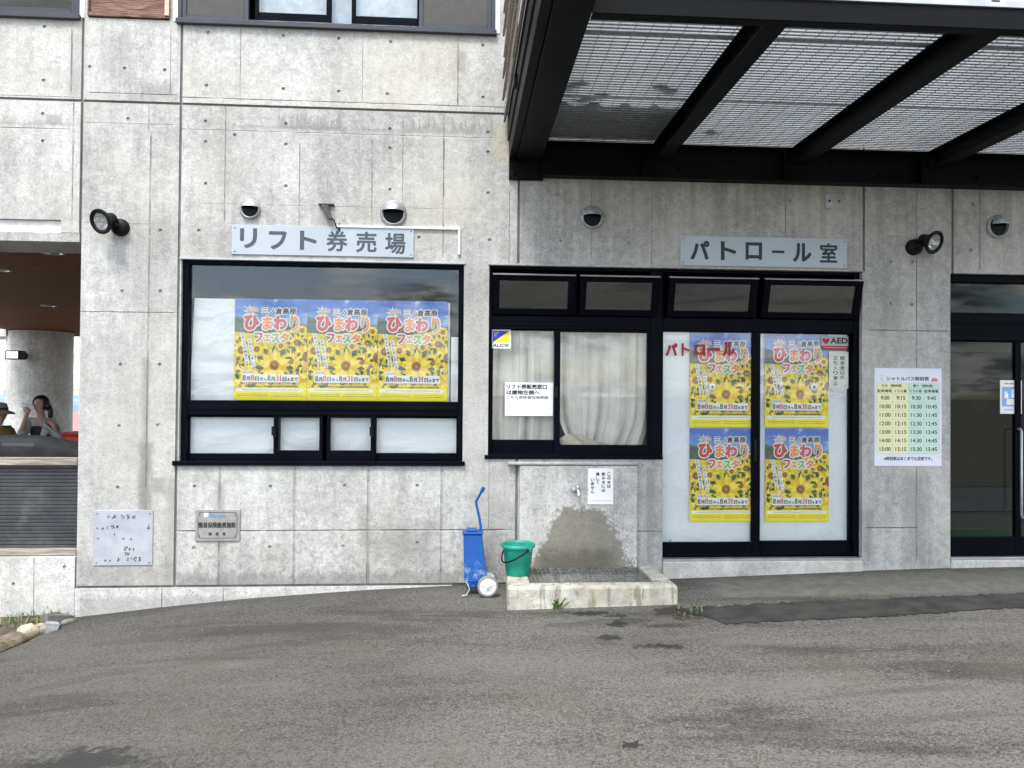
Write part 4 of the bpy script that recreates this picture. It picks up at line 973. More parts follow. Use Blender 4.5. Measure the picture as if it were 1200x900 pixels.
# ------------------------------------------------------------------ papers and curtains behind the glass
def sheet(x0, x1, z0, z1, y, m, name, label, cat, wav=.004, seed=0, skew=0):
    rnd = random.Random(seed); nxs, nzs = 14, 10; vs = []
    for j in range(nzs+1):
        for i in range(nxs+1):
            u, w = i/nxs, j/nzs
            vs.append((x0+(x1-x0)*u+skew*w*(1-u), y+wav*math.sin(u*5+seed)*math.sin(w*4+seed*2)+rnd.uniform(-1, 1)*wav*.2, z0+(z1-z0)*w-skew*.3*u*(w > .99)))
    fs = [(j*(nxs+1)+i, j*(nxs+1)+i+1, (j+1)*(nxs+1)+i+1, (j+1)*(nxs+1)+i) for j in range(nzs) for i in range(nxs)]
    b = MB(); b.add(vs, fs, m, True); return tag(b.build(name), label, cat)
_, zp = W(217, 349, .11)
x_r = W(527, 400, .10)[0]
sheet(-2.31, x_r, 1.40, zp, .122, PAPER, 'backing_paper', 'large white paper covering the lower three quarters of the ticket window', 'paper', .006, 1, .03)
sheet(x_r+.012, -.02, 1.40, W(530, 395, .11)[1], .112, PAPER, 'backing_paper', 'narrow white paper strip at the right end of the ticket window', 'paper', .004, 2)
sheet(-2.30, -1.555, .97, 1.345, .116, PAPER, 'backing_paper', 'white paper in the lower leftmost wide pane of the ticket window', 'paper', .010, 3)
sheet(-1.545, -1.165, .97, 1.345, .120, PAPER, 'backing_paper', 'white paper in the lower small pane left of the middle', 'paper', .008, 4)
sheet(-1.150, -.770, .97, 1.345, .116, PAPER, 'backing_paper', 'white paper in the lower small pane right of the middle', 'paper', .006, 5)
sheet(-.760, -.02, .97, 1.345, .120, PAPER, 'backing_paper', 'white paper in the lower rightmost wide pane of the ticket window', 'paper', .006, 6)
sheet(1.765, 2.572, .20, 2.11, .108, PAPER, 'backing_paper', 'tall white paper covering the left sliding door leaf', 'paper', .004, 7)
sheet(2.640, 3.482, .20, 2.11, .148, PAPER, 'backing_paper', 'tall white paper covering the right sliding door leaf', 'paper', .004, 8)
# small framed light seen through the clear strip
x0_, z0_ = W(525, 388, .5)[0], W(525, 382, .5)[1]; x1_, z1_ = W(539, 367, .5)

CURT = Mat('cream_curtain_cloth'); p = CURT.pos(); n = CURT.noise(p, 5, 4); X, Y, Z = CURT.sep(p)
wv = CURT.noise(CURT.scale(p, (300, 300, 30)), 1, 2)
CURT.set(CURT.mix(n.sm(.3, .7), (.70, .67, .61), (.86, .83, .78)), .9, 0, .1); CURT.bump(wv, .002); CURT = CURT.m
def curtain(x0, x1, z0, z1, y, folds, seed, label, gather=0.):
    rnd = random.Random(seed); n, mz = 160, 36; ph = [rnd.uniform(-.5, .5) for _ in range(40)]
    b = MB(); vs = []
    for j in range(mz+1):
        w = j/mz
        for i in range(n+1):
            u = i/n; s = u*folds; k = int(s); a = s+ph[k % 40]*.25*math.sin(math.pi*(s-k))
            amp = .050*(.65+.5*math.sin(k*2.3+seed))*(.75+.45*(1-w))
            pinch = gather*math.exp(-(w/.20)**2)
            x = x0+(x1-x0)*u; xc = x0+(x1-x0)*.30; x = x+(xc-x)*pinch*.55*(1-abs(u-.3))+.010*math.sin(w*5+k+seed)*(1-w)
            zz = z0+(z1-z0)*w+(.03*math.sin(s*3.1+seed)+.04*math.sin(u*5+seed))*(1-w)**6
            vs.append((x, y-amp*(2*abs(math.cos(math.pi*a))**.55-1.2)-.012*math.sin(3*a+w*2), zz))
    fs = [(j*(n+1)+i, j*(n+1)+i+1, (j+1)*(n+1)+i+1, (j+1)*(n+1)+i) for j in range(mz) for i in range(n)]
    b.add(vs, fs, CURT, True); return tag(b.build('curtain'), label, 'curtain')
curtain(.24, .85, 1.06, 2.17, .20, 4.6, 3, 'cream curtain behind the narrow left sash of the patrol room window')
curtain(.84, 1.70, 1.00, 2.17, .19, 7.5, 8, 'gathered cream curtain behind the wide right sash of the patrol room window', 1.)
# folded cloth lying on the inner sill
CL2 = plain('beige_folded_cloth', (.56, .50, .40), .9)
b = MB(); rnd = random.Random(5); vs = []; nxs, nzs = 22, 10
for j in range(nzs+1):
    for i in range(nxs+1):
        u, w = i/nxs, j/nzs; hgt_ = .13*(.4+.6*math.sin(math.pi*min(1, u*1.15)))*(1-.45*u)
        vs.append((.86+.43*u+.02*math.sin(w*5), .105+.012*math.sin(u*17+w*4)+.03*w, 1.075+hgt_*w+.012*math.sin(u*9)*(w > .5)))
b.add(vs, [(j*(nxs+1)+i, j*(nxs+1)+i+1, (j+1)*(nxs+1)+i+1, (j+1)*(nxs+1)+i) for j in range(nzs) for i in range(nxs)], CL2, True)
tag(b.build('folded_cloth'), 'beige folded cloth bunched at the bottom of the gathered curtain', 'cloth')

# ------------------------------------------------------------------ sunflower festival poster
PW, PH = .605, .838
FIELD = Mat('printed_flower_field'); p = FIELD.pos(True); X, Y, Z = FIELD.sep(p)
n = FIELD.noise(p, 22, 5, .7); n2 = FIELD.noise(p, 60, 4, .7); vv = FIELD.voro(p, 17)
c = FIELD.mix(n.sm(.36, .50), (.10, .17, .03), (.76, .58, .03)); c = FIELD.mix(n2.sm(.46, .56)*.85, c, (.88, .70, .04)); c = FIELD.mix(vv.sm(.16, .08)*.8, c, (.17, .065, .012)); c = FIELD.mix(n2.sm(.38, .30)*.7, c, (.02, .045, .012))
FIELD.set(c, .5); FIELD = FIELD.m
PSKY = Mat('printed_blue_sky'); p = PSKY.pos(True); X, Y, Z = PSKY.sep(p); n = PSKY.noise(PSKY.scale(p, (1, 1, 2)), 6, 5, .6)
PSKY.set(PSKY.mix(n.sm(.50, .68)*.8, PSKY.mix(Z.sm(.58, .84), (.22, .40, .75), (.06, .17, .58)), (.75, .82, .9)), .5); PSKY = PSKY.m
PHILL = Mat('printed_dark_hills'); p = PHILL.pos(True); n = PHILL.noise(p, 30, 4, .65); PHILL.set(PHILL.mix(n.sm(.3, .7), (.04, .075, .05), (.12, .17, .13)), .5); PHILL = PHILL.m
YEL = ink((.93, .80, .012)); PET = [ink((.90, .64, .012)), ink((.96, .80, .06)), ink((.84, .54, .010))]; DISC1 = ink((.24, .09, .015)); DISC2 = ink((.50, .24, .02)); LEAF = [ink((.05, .12, .02)), ink((.14, .25, .04)), ink((.28, .38, .08)), ink((.02, .05, .012))]
WH = ink((.88, .88, .86)); K = ink((.02, .02, .022)); RD = ink((.62, .055, .045)); ORG = ink((.85, .30, .05)); GRN = ink((.22, .50, .10)); PKR = ink((.70, .09, .10)); DG = ink((.05, .05, .055))
def poster_mesh():
    b = MB(); rnd = random.Random(11)
    def U(u): return (u-.5)*PW
    def V(v): return v*PH
    L = [0.0]
    def lay(): L[0] -= .000075; return L[0]
    y = 0.; b.box(U(0), U(1), .0002, .0012, 0, V(1), WH)
    b.rect(U(0), U(1), V(.62), V(1), lay(), PSKY)
    b.flat([(U(0), V(.62)), (U(1), V(.62)), (U(1), V(.745)), (U(.85), V(.755)), (U(.6), V(.74)), (U(.35), V(.76)), (U(.16), V(.80)), (U(0), V(.83))], lay(), PHILL)
    b.flat([(U(0), V(.10)), (U(1), V(.10)), (U(1), V(.71)), (U(.9), V(.73)), (U(.8), V(.70)), (U(.5), V(.665)), (U(.2), V(.66)), (U(0), V(.67))], lay(), FIELD)
    y = lay()
    for k in range(34):
        u, v = rnd.uniform(0, 1), rnd.uniform(.12, .62); s = rnd.uniform(.015, .05); a = rnd.uniform(0, 6.3)
        q = [(u+s*math.cos(a+t)*r, v+.72*s*math.sin(a+t)*r) for t, r in ((0, 1), (1.3, .45), (3.14, .9), (4.9, .45))]
        q = [(min(1, max(0, i)), max(.11, j)) for i, j in q]
        b.flat([(U(i), V(j)) for i, j in q], y-.000004*(k % 30), rnd.choice(LEAF))
    def flower(cu, cv, r, rd, yaw=0., sq=1.):
        yy = lay()
        if r > .07:
            for k in range(11):
                a = k*.571+cu*9; P = [(U(cu)+r*q*math.cos(a+t), V(cv)+r*q*math.sin(a+t)) for t, q in ((-.22, .5), (-.16, .95), (0, 1.16), (.16, .95), (.22, .5))]
                b.flat([(min(max(i, U(0)), U(1)), max(j, V(.105))) for i, j in P], yy-.000006*k, LEAF[(k*3) % 2*3])
            yy = lay()
        for ring, (np_, rr) in enumerate(((16, 1.), (14, .80))):
            yy = lay()
            for k in range(np_):
                a = 2*math.pi*(k+.5*ring)/np_+rnd.uniform(-.1, .1); l = r*rr*rnd.uniform(.85, 1.08); w = r*.30
                P = []
                for t, ww in ((.28, .5), (.62, 1.), (1., 0.), (.62, -1.), (.28, -.5)):
                    px_, pz = math.cos(a)*l*t-math.sin(a)*w*ww*.5, (math.sin(a)*l*t+math.cos(a)*w*ww*.5)*sq; P.append((px_, pz))
                P = [(min(max(U(cu)+i, U(0)), U(1)), max(V(cv)+j, V(.105))) for i, j in P]
                b.flat(P[::-1] if False else P, yy-.000006*k, PET[(k+ring) % 3 if rnd.random() < .7 else 1])
        if rd > 0:
            cxx = min(max(U(cu), U(0)+rd*.0), U(1)-rd*.0)
            if cxx+rd <= U(1) and cxx-rd >= U(0):
                b.disc(cxx, V(cv), rd, lay(), DISC2, 16, rd*sq); b.disc(cxx, V(cv), rd*.74, lay(), DISC1, 16, rd*.74*sq); b.disc(cxx, V(cv), rd*.34, lay(), DISC2, 12, rd*.34*sq)
            else:
                s = -1 if cu > .5 else 1
                b.flat([(U(1 if cu > .5 else 0)+s*rd*.8*math.sin(math.pi*k/8)*(1), V(cv)-s*-rd*math.cos(math.pi*k/8)) for k in range(9)][::(1 if s < 0 else -1)], lay(), DISC1)
    for f in ((.08, .60, .06, .02), (.45, .60, .06, .016), (.70, .62, .06, .018), (.42, .47, .07, 0), (.22, .42, .07, .02), (.38, .17, .09, 0), (.80, .27, .08, 0), (.30, .35, .08, 0), (.93, .69, .055, .022), (.86, .57, .075, .030), (.31, .50, .07, .026), (.10, .49, .085, .036), (.64, .535, .05, .022), (.98, .43, .13, .045), (.05, .25, .10, 0), (.07, .13, .10, 0), (.95, .19, .08, 0), (.20, .26, .10, 0), (.62, .245, .055, 0), (.78, .385, .095, .028), (.555, .345, .142, .044)): flower(*f)
    # pale lily-like burst behind the year
    y = lay()
    for k in range(9):
        a = k*2*math.pi/9+.2; r = .058; P = [(U(.21)+math.cos(a+t)*r*q, V(.87)+math.sin(a+t)*r*q) for t, q in ((0, .1), (-.32, .6), (0, 1.05), (.32, .6))]
        P = [(max(i, U(0)), min(j, V(1))) for i, j in P]; b.flat(P, y-.00002*k, ink((.45, .60, .50)) if k % 2 else ink((.62, .72, .66)))
    # footer
    b.rect(U(0), U(1), V(0), V(.125), lay(), YEL); b.rect(U(.03), U(.96), V(.084), V(.116), lay(), WH)
    y = lay()
    for v, u0, u1, h in ((.137, .15, .38, .011), (.137, .41, .88, .011), (.101, .12, .9, .006), (.060, .05, .48, .006), (.060, .52, .95, .006), (.044, .05, .48, .006), (.040, .52, .95, .006), (.172, .2, .75, .005)):
        u = u0
        while u < u1:
            w = rnd.uniform(.008, .02); b.rect(U(u), U(min(u+w, u1)), V(v-h/2), V(v+h/2), y, K if h > .008 else ink((.25, .21, .05))); u += w+rnd.uniform(.004, .010)
    # heading with white halo
    def title(s, box, m, bold=.02, halo=.012):
        bx = (U(box[0]), U(box[1]), V(box[2]), V(box[3])); e = halo*.62
        b.text(s, (bx[0]-e, bx[1]+e, bx[2]-e, bx[3]+e), -.0110, WH, (e+bold*(bx[3]-bx[2]))/(bx[3]-bx[2]+2*e)); b.text(s, bx, -.0116, m, bold)
    title('2022', (.18, .325, .868, .905), RD, .02, .007)
    title('三ノ倉高原', (.37, .85, .845, .912), DG, .035, .010)
    for s, bx, m in (('ひ', (.13, .345, .685, .84), RD), ('ま', (.385, .52, .69, .825), ORG), ('わ', (.535, .72, .69, .83), PKR), ('り', (.77, .885, .68, .84), ORG)): title(s, bx, m, .07, .016)
    b.text('り', (U(.765), U(.80), V(.72), V(.80)), -.0120, GRN, .03)
    for s, bx, m in (('フ', (.28, .39, .57, .665), RD), ('ェ', (.405, .50, .58, .645), ORG), ('ス', (.51, .625, .565, .655), GRN), ('タ', (.63, .76, .57, .665), ORG)): title(s, bx, m, .07, .016)
    b.flat([(U(.30)+.011*math.cos(a)*1.6, V(.835)+.011*math.sin(a)) for a in [2*math.pi*k/8 for k in range(8)]], -.0121, GRN)
    # slanted strips
    for u0, v0, u1, v1, col in ((.105, .665, .185, .355, '三年ぶりの開催です'), (.205, .60, .275, .325, 'お待たせしました')):
        a = Vector((U(u0), 0, V(v0))); e = Vector((U(u1), 0, V(v1))); d = (e-a).normalized(); w = Vector((d.z, 0, -d.x))*-.017
        P = [a-w, e-w, e+w, a+w]; P = [(q.x, q.z) for q in P]
        area = sum(P[i][0]*P[(i+1) % 4][1]-P[(i+1) % 4][0]*P[i][1] for i in range(4)); b.flat(P if area > 0 else P[::-1], -.0111, WH)
        n = len(col)
        for k, ch in enumerate(col):
            q = a.lerp(e, (k+.5)/n); s = .011; b.text(ch, (q.x-s, q.x+s, q.z-s, q.z+s), -.0115, K, .02, rot=.26)
    b.text('2022年', (U(.12), U(.255), V(.262), V(.286)), -.0115, DG, .015); b.rect(U(.11), U(.26), V(.257), V(.291), -.0111, WH)
    b.rect(U(.11), U(.89), V(.175), V(.255), -.0110, WH)
    for s, u0, u1, v1, m in (('8', .12, .165, .245, K), ('月', .17, .225, .232, K), ('8', .23, .282, .247, PKR), ('日', .29, .345, .232, K), ('月', .355, .395, .222, K), ('～', .41, .45, .215, K), ('8', .46, .505, .245, K), ('月', .51, .565, .232, K), ('3', .575, .62, .247, PKR), ('1', .632, .652, .247, PKR), ('日', .67, .725, .232, K), ('水', .735, .775, .222, K), ('まで', .785, .88, .228, K)):
        b.text(s, (U(u0), U(u1), V(.190), V(v1)), -.0115, m, .045)
    return b.mesh('sunflower_poster')
pm = poster_mesh()
def poster(x0, x1, z0, z1, y, label):
    o = link('sunflower_poster', pm, None, ((x0+x1)/2, y, z0)); o.scale = ((x1-x0)/PW, 1, (z1-z0)/PH)
    return tag(o, label, 'poster', 'sunflower festival posters')
def wx(px, y): return W(px, 430, y)[0]
yp = .104
zt_, zb_ = W(400, 351.5, yp)[1], W(400, 469.5, yp)[1]
for (a, c_), lab in (((274.5, 359.5), 'leftmost sunflower festival poster in the ticket window'), ((359.8, 442), 'middle sunflower festival poster of the three in the ticket window'), ((442.3, 524.5), 'rightmost sunflower festival poster in the ticket window')):
    poster(wx(a, yp), wx(c_, yp), zb_, zt_, yp, lab)
def dpost(a, c_, t, bt, y, lab):
    poster(W(a, t, y)[0], W(c_, t, y)[0], W((a+c_)/2, bt, y)[1], W((a+c_)/2, t, y)[1], y, lab)
dpost(808, 885, 389.5, 500.5, .094, 'upper sunflower festival poster on the left door leaf behind the red letters')
dpost(808, 885, 502, 611, .094, 'lower sunflower festival poster on the left door leaf')
dpost(896, 970.5, 389.5, 500.5, .134, 'upper sunflower festival poster on the right door leaf beside the defibrillator sticker')
dpost(896.5, 971, 502, 611, .134, 'lower sunflower festival poster on the right door leaf')

# ------------------------------------------------------------------ signs
SIGNP = plain('pale_blue_sign_enamel', (.40, .455, .50), .35, 0, .05, 2); SLATE = ink((.055, .068, .078)); SLATE2 = ink((.016, .026, .028))
SCREW = plain('screw_head', (.25, .25, .25), .4, .7)
def plate(name, x0, x1, z0, z1, m, label, cat, t=.012, screws=True):
    o = MB().box(x0, x1, -t, 0, z0, z1, m).build(name, None, .002); tag(o, label, cat)
    if screws:
        b = MB()
        for x in (x0+.025, x1-.025):
            for z in (z0+.025, z1-.025): b.lathe([(.008, t), (.006, t+.003), (.001, t+.003)], SCREW, 8, (0, -1, 0), (x, 0, z))
        tag(b.build('screw', o), kind='stuff')
    return o
s1 = plate('sign_board', -1.938, -.418, 2.690, 2.940, SIGNP, 'long pale sign board reading リフト券売場 above the ticket window', 'sign')
b = MB()
for ch, a, c_, t, bt in (('リ', 281.7, 302, 267.5, 291), ('フ', 315.5, 336.5, 271, 292.5), ('ト', 351.7, 371.8, 270.5, 293), ('券', 383, 407.7, 270.5, 295), ('売', 417.5, 441.8, 271.5, 296), ('場', 451.5, 475.5, 273, 298)):
    b = MB(); b.text(ch, (W(a, t)[0], W(c_, t)[0], W(a, bt)[1], W(a, t)[1]), -.0125, SLATE, .05 if ch in 'リフト' else .028); b.build('letter', s1)
b = None
s2 = plate('sign_board', 1.895, 3.394, 2.668, 2.928, SIGNP, 'long pale sign board reading パトロール室 above the sliding door', 'sign')
b = MB()
for ch, a, c_, t, bt in (('パ', 808.6, 831, 282, 304.5), ('ト', 844, 862.3, 283, 305), ('ロ', 873, 892.5, 284, 304.5), ('ー', 904, 918.5, 293.5, 297), ('ル', 928.6, 950.3, 285, 307), ('室', 960, 980.6, 285, 308)):
    b = MB(); b.text(ch, (W(a, t)[0], W(c_, t)[0], W(a, bt)[1], W(a, t)[1]), -.0125, SLATE2, .045 if ch not in 'ー室' else (.1 if ch == 'ー' else .03)); b.build('letter', s2)
b = None

# metal plaque
BRZ = plain('brushed_plaque_metal', (.33, .315, .30), .5, .3, .1, 20)
x0, z1 = W(229.5, 597); x1, z0 = W(281.5, 633.5)
o = plate('plaque', x0, x1, z0, z1, BRZ, 'small metal plaque with blue script and black characters on the lower wall', 'plaque', .014, False)
b = MB(); y = -.0148; e = .022; w = .004
for r in ((x0+e+.03, x1-e-.03, z1-e-w, z1-e), (x0+e+.03, x1-e-.03, z0+e, z0+e+w), (x0+e, x0+e+w, z0+e+.03, z1-e-.03), (x1-e-w, x1-e, z0+e+.03, z1-e-.03)): b.rect(*r, y, K)
for xs_, zs_, sx, sz in ((x0+e, z0+e, 1, 1), (x1-e, z0+e, -1, 1), (x0+e, z1-e, 1, -1), (x1-e, z1-e, -1, -1)):
    for xa, za, xb, zb in ((0, .028, .016, .032), (.014, .0, .018, .030), (.014, 0, .032, .004), (.0, .012, .016, .016)):
        q = sorted((xs_+sx*xa, xs_+sx*xb)), sorted((zs_+sz*za, zs_+sz*zb)); b.rect(q[0][0], q[0][1], q[1][0], q[1][1], y-.0002, K)
b.text('Kampo', (W(246, 600)[0], W(265, 600)[0], W(250, 608)[1], W(250, 601.5)[1]), y, ink((.05, .22, .50)), .02, shear=.3)
b.flat([(W(240, 600.5)[0], W(240, 605)[1]), (W(244, 600.5)[0], W(240, 605)[1]), (W(245, 600.5)[0], W(240, 600.8)[1]), (W(239.5, 600.5)[0], W(240, 600.8)[1])], y, WH)
b.text('簡易保険融資施設', (W(233, 615)[0], W(277, 615)[0], W(250, 618.5)[1], W(250, 611.5)[1]), y, K, .035)
for ch, a in (('郵', 245), ('便', 253), ('局', 261)): b.text(ch, (W(a, 625)[0], W(a+4, 625)[0], W(a, 627.5)[1], W(a, 623.5)[1]), y, K, .03)
b.build('lettering', o)

# weathered white sign with the remains of characters
x0, z1 = W(111, 598); x1, z0 = W(179, 662)
WSN = Mat('scratched_white_board'); p = WSN.pos(); n = WSN.noise(p, 6, 5, .65); n2 = WSN.noise(WSN.scale(p, (9, 1, 22)), 1.2, 3)
WSN.set(WSN.mix(n2.sm(.62, .68)*.4, WSN.mix(n.sm(.3, .7), (.33, .345, .38), (.42, .435, .47)), (.28, .28, .28)), .5); WSN = WSN.m
o = plate('worn_sign', x0, x1, z0, z1, WSN, 'square white board on the pillar with only flaked remains of black characters', 'sign', .010)
b = MB(); y = -.0106; rnd = random.Random(21)
def frag(px, py, w, h, n):
    for k in range(n):
        a, c_ = px+rnd.uniform(-w, w), py+rnd.uniform(-h, h); l = rnd.uniform(.4, 1.4); t = rnd.uniform(.25, .5); an = rnd.choice((0, 1.57, .9, -.7, .2)); 
        X0, Z0 = W(a, c_); dx_, dz_ = math.cos(an)*l*.0075, math.sin(an)*l*.0075; nx_, nz_ = -math.sin(an)*t*.0075, math.cos(an)*t*.0075
        b.flat([(X0-dx_-nx_, Z0-dz_-nz_), (X0+dx_-nx_*.6, Z0+dz_-nz_*.6), (X0+dx_+nx_, Z0+dz_+nz_), (X0-dx_+nx_*.5, Z0-dz_+nz_*.5)], y-.00002*k, K)
for f in ((128, 605, 1, 2, 4), (134, 605, 1.5, 2.2, 7), (145, 605.5, 1.4, 1.8, 5), (151, 605, 1.6, 2.4, 9), (157, 606, 1.7, 1.6, 7), (115, 618.5, .8, 1.2, 3), (121, 619, 1.2, 1.5, 4), (126, 618, 1.2, 1.5, 3), (133, 617.5, 2, 2.2, 9), (139, 618, 2, 2.2, 7), (175, 617.5, .9, 2.4, 8), (135, 625.5, .5, 1, 2), (116, 630.5, .6, 1, 3), (146, 631.5, 1, .6, 3), (154.5, 632, .9, .8, 3), (148, 642, 1.5, 2, 7), (152, 642, 1, 2, 4), (157, 643.5, 1, 1, 3), (124, 656.5, 1.3, 1, 5), (129.5, 656.5, 1.3, 1, 5), (139.5, 656, 1, 2, 6), (150, 655, 1, 1.8, 5), (155, 654, 1, .5, 2), (159, 655, 1.5, 2.2, 8), (164.5, 655, 1.2, 2.2, 8)): frag(*f)
b.text('TW', (W(146.5, 650)[0], W(152.5, 650)[0], W(150, 651)[1], W(150, 647)[1]), y, ink((.08, .01, .01)), .03)
b.build('lettering', o)

# drinking-water notice above the tap
x0, z1 = W(689, 549, -.05); x1, z0 = W(718.5, 591, -.05)
o = MB().box(x0, x1, -.053, -.0455, z0, z1, PAPER_W).build('water_notice', None, .001); tag(o, 'white notice with vertical black writing beside the tap', 'notice')
b = MB(); y = -.0536
for colx, t0, s in ((711.5, 553.5, 'この水は'), (705, 553.5, '飲み水には'), (698.2, 553.5, '適して'), (692.2, 560, 'いません')):
    for k, ch in enumerate(s):
        h = 4.55; a = W(colx, t0+k*h+.2*k, -.053); c_ = W(colx+4.3, t0+k*h+.2*k+4.0, -.053); b.text(ch, (a[0], c_[0], c_[1], a[1]), y, K, .04)
xx = x0+.02
while xx < x1-.02: b.rect(xx, xx+.007, z0+.028, z0+.033, y, ink((.35, .35, .35))); xx += .011
b.build('lettering', o)

# bus timetable
x0, z1 = 3.652, 1.790; x1, z0 = 4.268, .922; tw_, th = x1-x0, z1-z0
LAV = paper_mat('laminated_lavender_paper', (.74, .76, .86), .002)
o = MB().box(x0, x1, -.004, 0, z0, z1, LAV).build('bus_timetable', None); tag(o, 'laminated shuttle bus timetable sheet on the concrete pier', 'timetable')
b = MB()
def tx(u): return x0+tw_*u
def tz(v): return z1-th*v
YC, GC, LN = ink((.80, .80, .46)), ink((.55, .74, .64)), ink((.32, .34, .32))
# u, v fractions measured on the sheet
b.rect(tx(.035), tx(.505), tz(.872), tz(.152), -.0046, YC); b.rect(tx(.505), tx(.965), tz(.872), tz(.152), -.0046, GC)
rows = [.152, .205, .262]+[.262+.0871*k for k in range(1, 8)]
for v in rows: b.rect(tx(.035), tx(.965), tz(v)-.0008, tz(v)+.0008, -.0050, LN)
for u, v0 in ((.035, .152), (.27, .205), (.505, .152), (.735, .205), (.965, .152)): b.rect(tx(u)-.0008, tx(u)+.0008, tz(.872), tz(v0), -.0051, LN)
def tt(s, u0, u1, v0, v1, m=K, bold=.025): b.text(s, (tx(u0), tx(u1), tz(v1), tz(v0)), -.0052, m, bold)
tt('シャトルバス時刻表', .175, .81, .085, .130)
tt('行き（無時間）'.replace('無', '随'), .10, .41, .165, .195); tt('帰り（随時間）', .57, .87, .165, .195)
for s, u0, u1 in (('駐車場発', .04, .255), ('くらら着', .295, .475), ('くらら発', .525, .70), ('駐車場着', .74, .95)): tt(s, u0, u1, .218, .250)
for k in range(7):
    v0 = rows[2+k]+.022; h = 9+k
    for s, uc in ((f'{h}:00', .155), (f'{h}:15', .39), (f'{h}:30', .62), (f'{h}:45', .85)): w = .082 if h > 9 else .066; tt(s, uc-w, uc+w, v0, v0+.042)
tt('※時刻表はあくまでも目安です。', .14, .86, .905, .945)
b.rect(tx(.845), tx(.94), tz(.135), tz(.108), -.005, ink((.72, .18, .18))); b.rect(tx(.86), tx(.92), tz(.108), tz(.100), -.005, ink((.72, .18, .18)))
for k in range(4): b.rect(tx(.09)+.006*(k % 2), tx(.118), tz(.072+.018*k+.010), tz(.072+.018*k), -.005, ink((.45, .5, .62)))
b.build('lettering', o)

# security sticker
x0, z1 = W(576, 386, .09); x1, z0 = W(598.5, 408.5, .09); y = .0925
o = MB().box(x0, x1, .0915, .0935, z0, z1, WH).build('security_sticker'); tag(o, 'square blue and yellow security sticker in the top corner of the patrol window', 'sticker')
b = MB(); m = .012; zs = z0+.052; y = .0910
b.flat([(x0+m, zs), (x1-m, z1-m), (x0+m, z1-m)], y, ink((.04, .05, .42))); b.flat([(x0+m, zs), (x1-m, zs), (x1-m, z1-m)], y, ink((.93, .80, .02)))
for k in range(3): b.rect(x0+m+.008, x0+m+.055-.012*k, z1-m-.018-.014*k, z1-m-.011-.014*k, y-.0004, ink((.5, .5, .8)))
b.text('ALSOK', (x0+.012, x1-.012, z0+.012, z0+.042), y, ink((.02, .02, .12)), .04, shear=.25); b.build('lettering', o)

# paper notice on the patrol window
x0, z1 = W(592, 448, .09); x1, z0 = W(648, 487.5, .09)
o = MB().box(x0, x1, .0905, .0915, z0, z1, PAPER_W).build('window_notice'); tag(o, 'white paper notice with three lines of writing taped to the narrow patrol sash', 'notice')
b = MB(); w, h = x1-x0, z1-z0
for s, u0, u1, v0, v1, m in (('リフト券販売窓口', .03, .87, .05, .20, K), ('は建物左側へ', .03, .72, .23, .37, K), ('こちら側落雪危険閉鎖', .03, .90, .40, .50, ink((.22, .22, .22)))): b.text(s, (x0+w*u0, x0+w*u1, z1-h*v1, z1-h*v0), .0899, m, .045)
u = .34
while u < .67: b.rect(x0+w*u, x0+w*(u+.012), z1-h*.775, z1-h*.76, .0899, ink((.45, .2, .25))); u += .018
b.build('lettering', o)

# red letters on the door glass, door stickers, defibrillator sticker, staff-only notice
y = .0725; gl_ = empty('glass_lettering', (W(820, 409, y)[0], y, W(820, 417, y)[1]), 'dark red パトロール letters stuck on the left door glass', 'lettering')
for ch, a, c_, t, bt in (('パ', 780, 794, 402, 417), ('ト', 798.7, 808, 402, 417), ('ロ', 814, 826.5, 403.5, 416.5), ('ー', 831, 844, 407.5, 411), ('ル', 847, 861, 400.5, 417)):
    b = MB(); b.text(ch, (W(a, t, y)[0], W(c_, t, y)[0], W(a, bt, y)[1], W(a, t, y)[1]), y, ink((.30, .008, .014)), .06 if ch != 'ー' else .15); o = b.build('letter', gl_); o.matrix_parent_inverse = Matrix.Translation(-gl_.location)
for px, y, lab in ((834.8, .0735, 'round white sticker with a blue cross on the left door glass'), (954, .1135, 'round white sticker with a blue cross on the right door glass')):
    x, z = W(px, 453.5, y); b = MB(); b.lathe([(.032, 0), (.032, .002), (.001, .002)], WH, 24, (0, -1, 0), (x, y, z)); o = tag(b.build('collision_sticker'), lab, 'sticker', 'round door stickers')
    b = MB(); q = ink((.14, .22, .36)); b.rect(x-.014, x+.014, z-.006, z+.006, y-.0026, q); b.rect(x-.006, x+.006, z-.014, z+.014, y-.0028, q); b.build('cross_mark', o)
for px, y, lab in ((785.5, .0735, 'tiny green mark at the bottom corner of the left door glass'), (903.5, .1135, 'tiny green mark at the bottom of the right door glass')):
    x, z = W(px, 634, y); b = MB(); b.lathe([(.011, 0), (.011, .0015), (.001, .0015)], ink((.05, .40, .28)), 12, (0, -1, 0), (x, y, z)); tag(b.build('green_sticker'), lab, 'sticker', 'green glass marks')
x0, z1 = W(962.5, 394, .1125); x1, z0 = W(994.5, 410, .1125); y = .1125
o = MB().box(x0, x1, y, y+.0012, z0, z1, ink((.42, .43, .43))).build('defibrillator_sticker'); tag(o, 'grey and red AED sticker with a heart in the upper corner of the right door', 'sticker')
b = MB(); w, h = x1-x0, z1-z0; b.rect(x0, x1, z0, z0+h*.29, y-.0006, ink((.30, .015, .03)))
b.text('AED', (x0+w*.33, x1-w*.03, z0+h*.46, z1-h*.10), y-.0006, K, .06)
hx_, hz_ = x0+w*.17, z0+h*.66; hp = [(0, -.24), (.10, -.08), (.135, .06), (.10, .17), (.05, .18), (0, .10), (-.05, .18), (-.10, .17), (-.135, .06), (-.10, -.08)]
b.flat([(hx_+i*w*1.05, hz_+j*h*1.15) for i, j in hp], y-.0006, ink((.45, .02, .03)))
u = .08
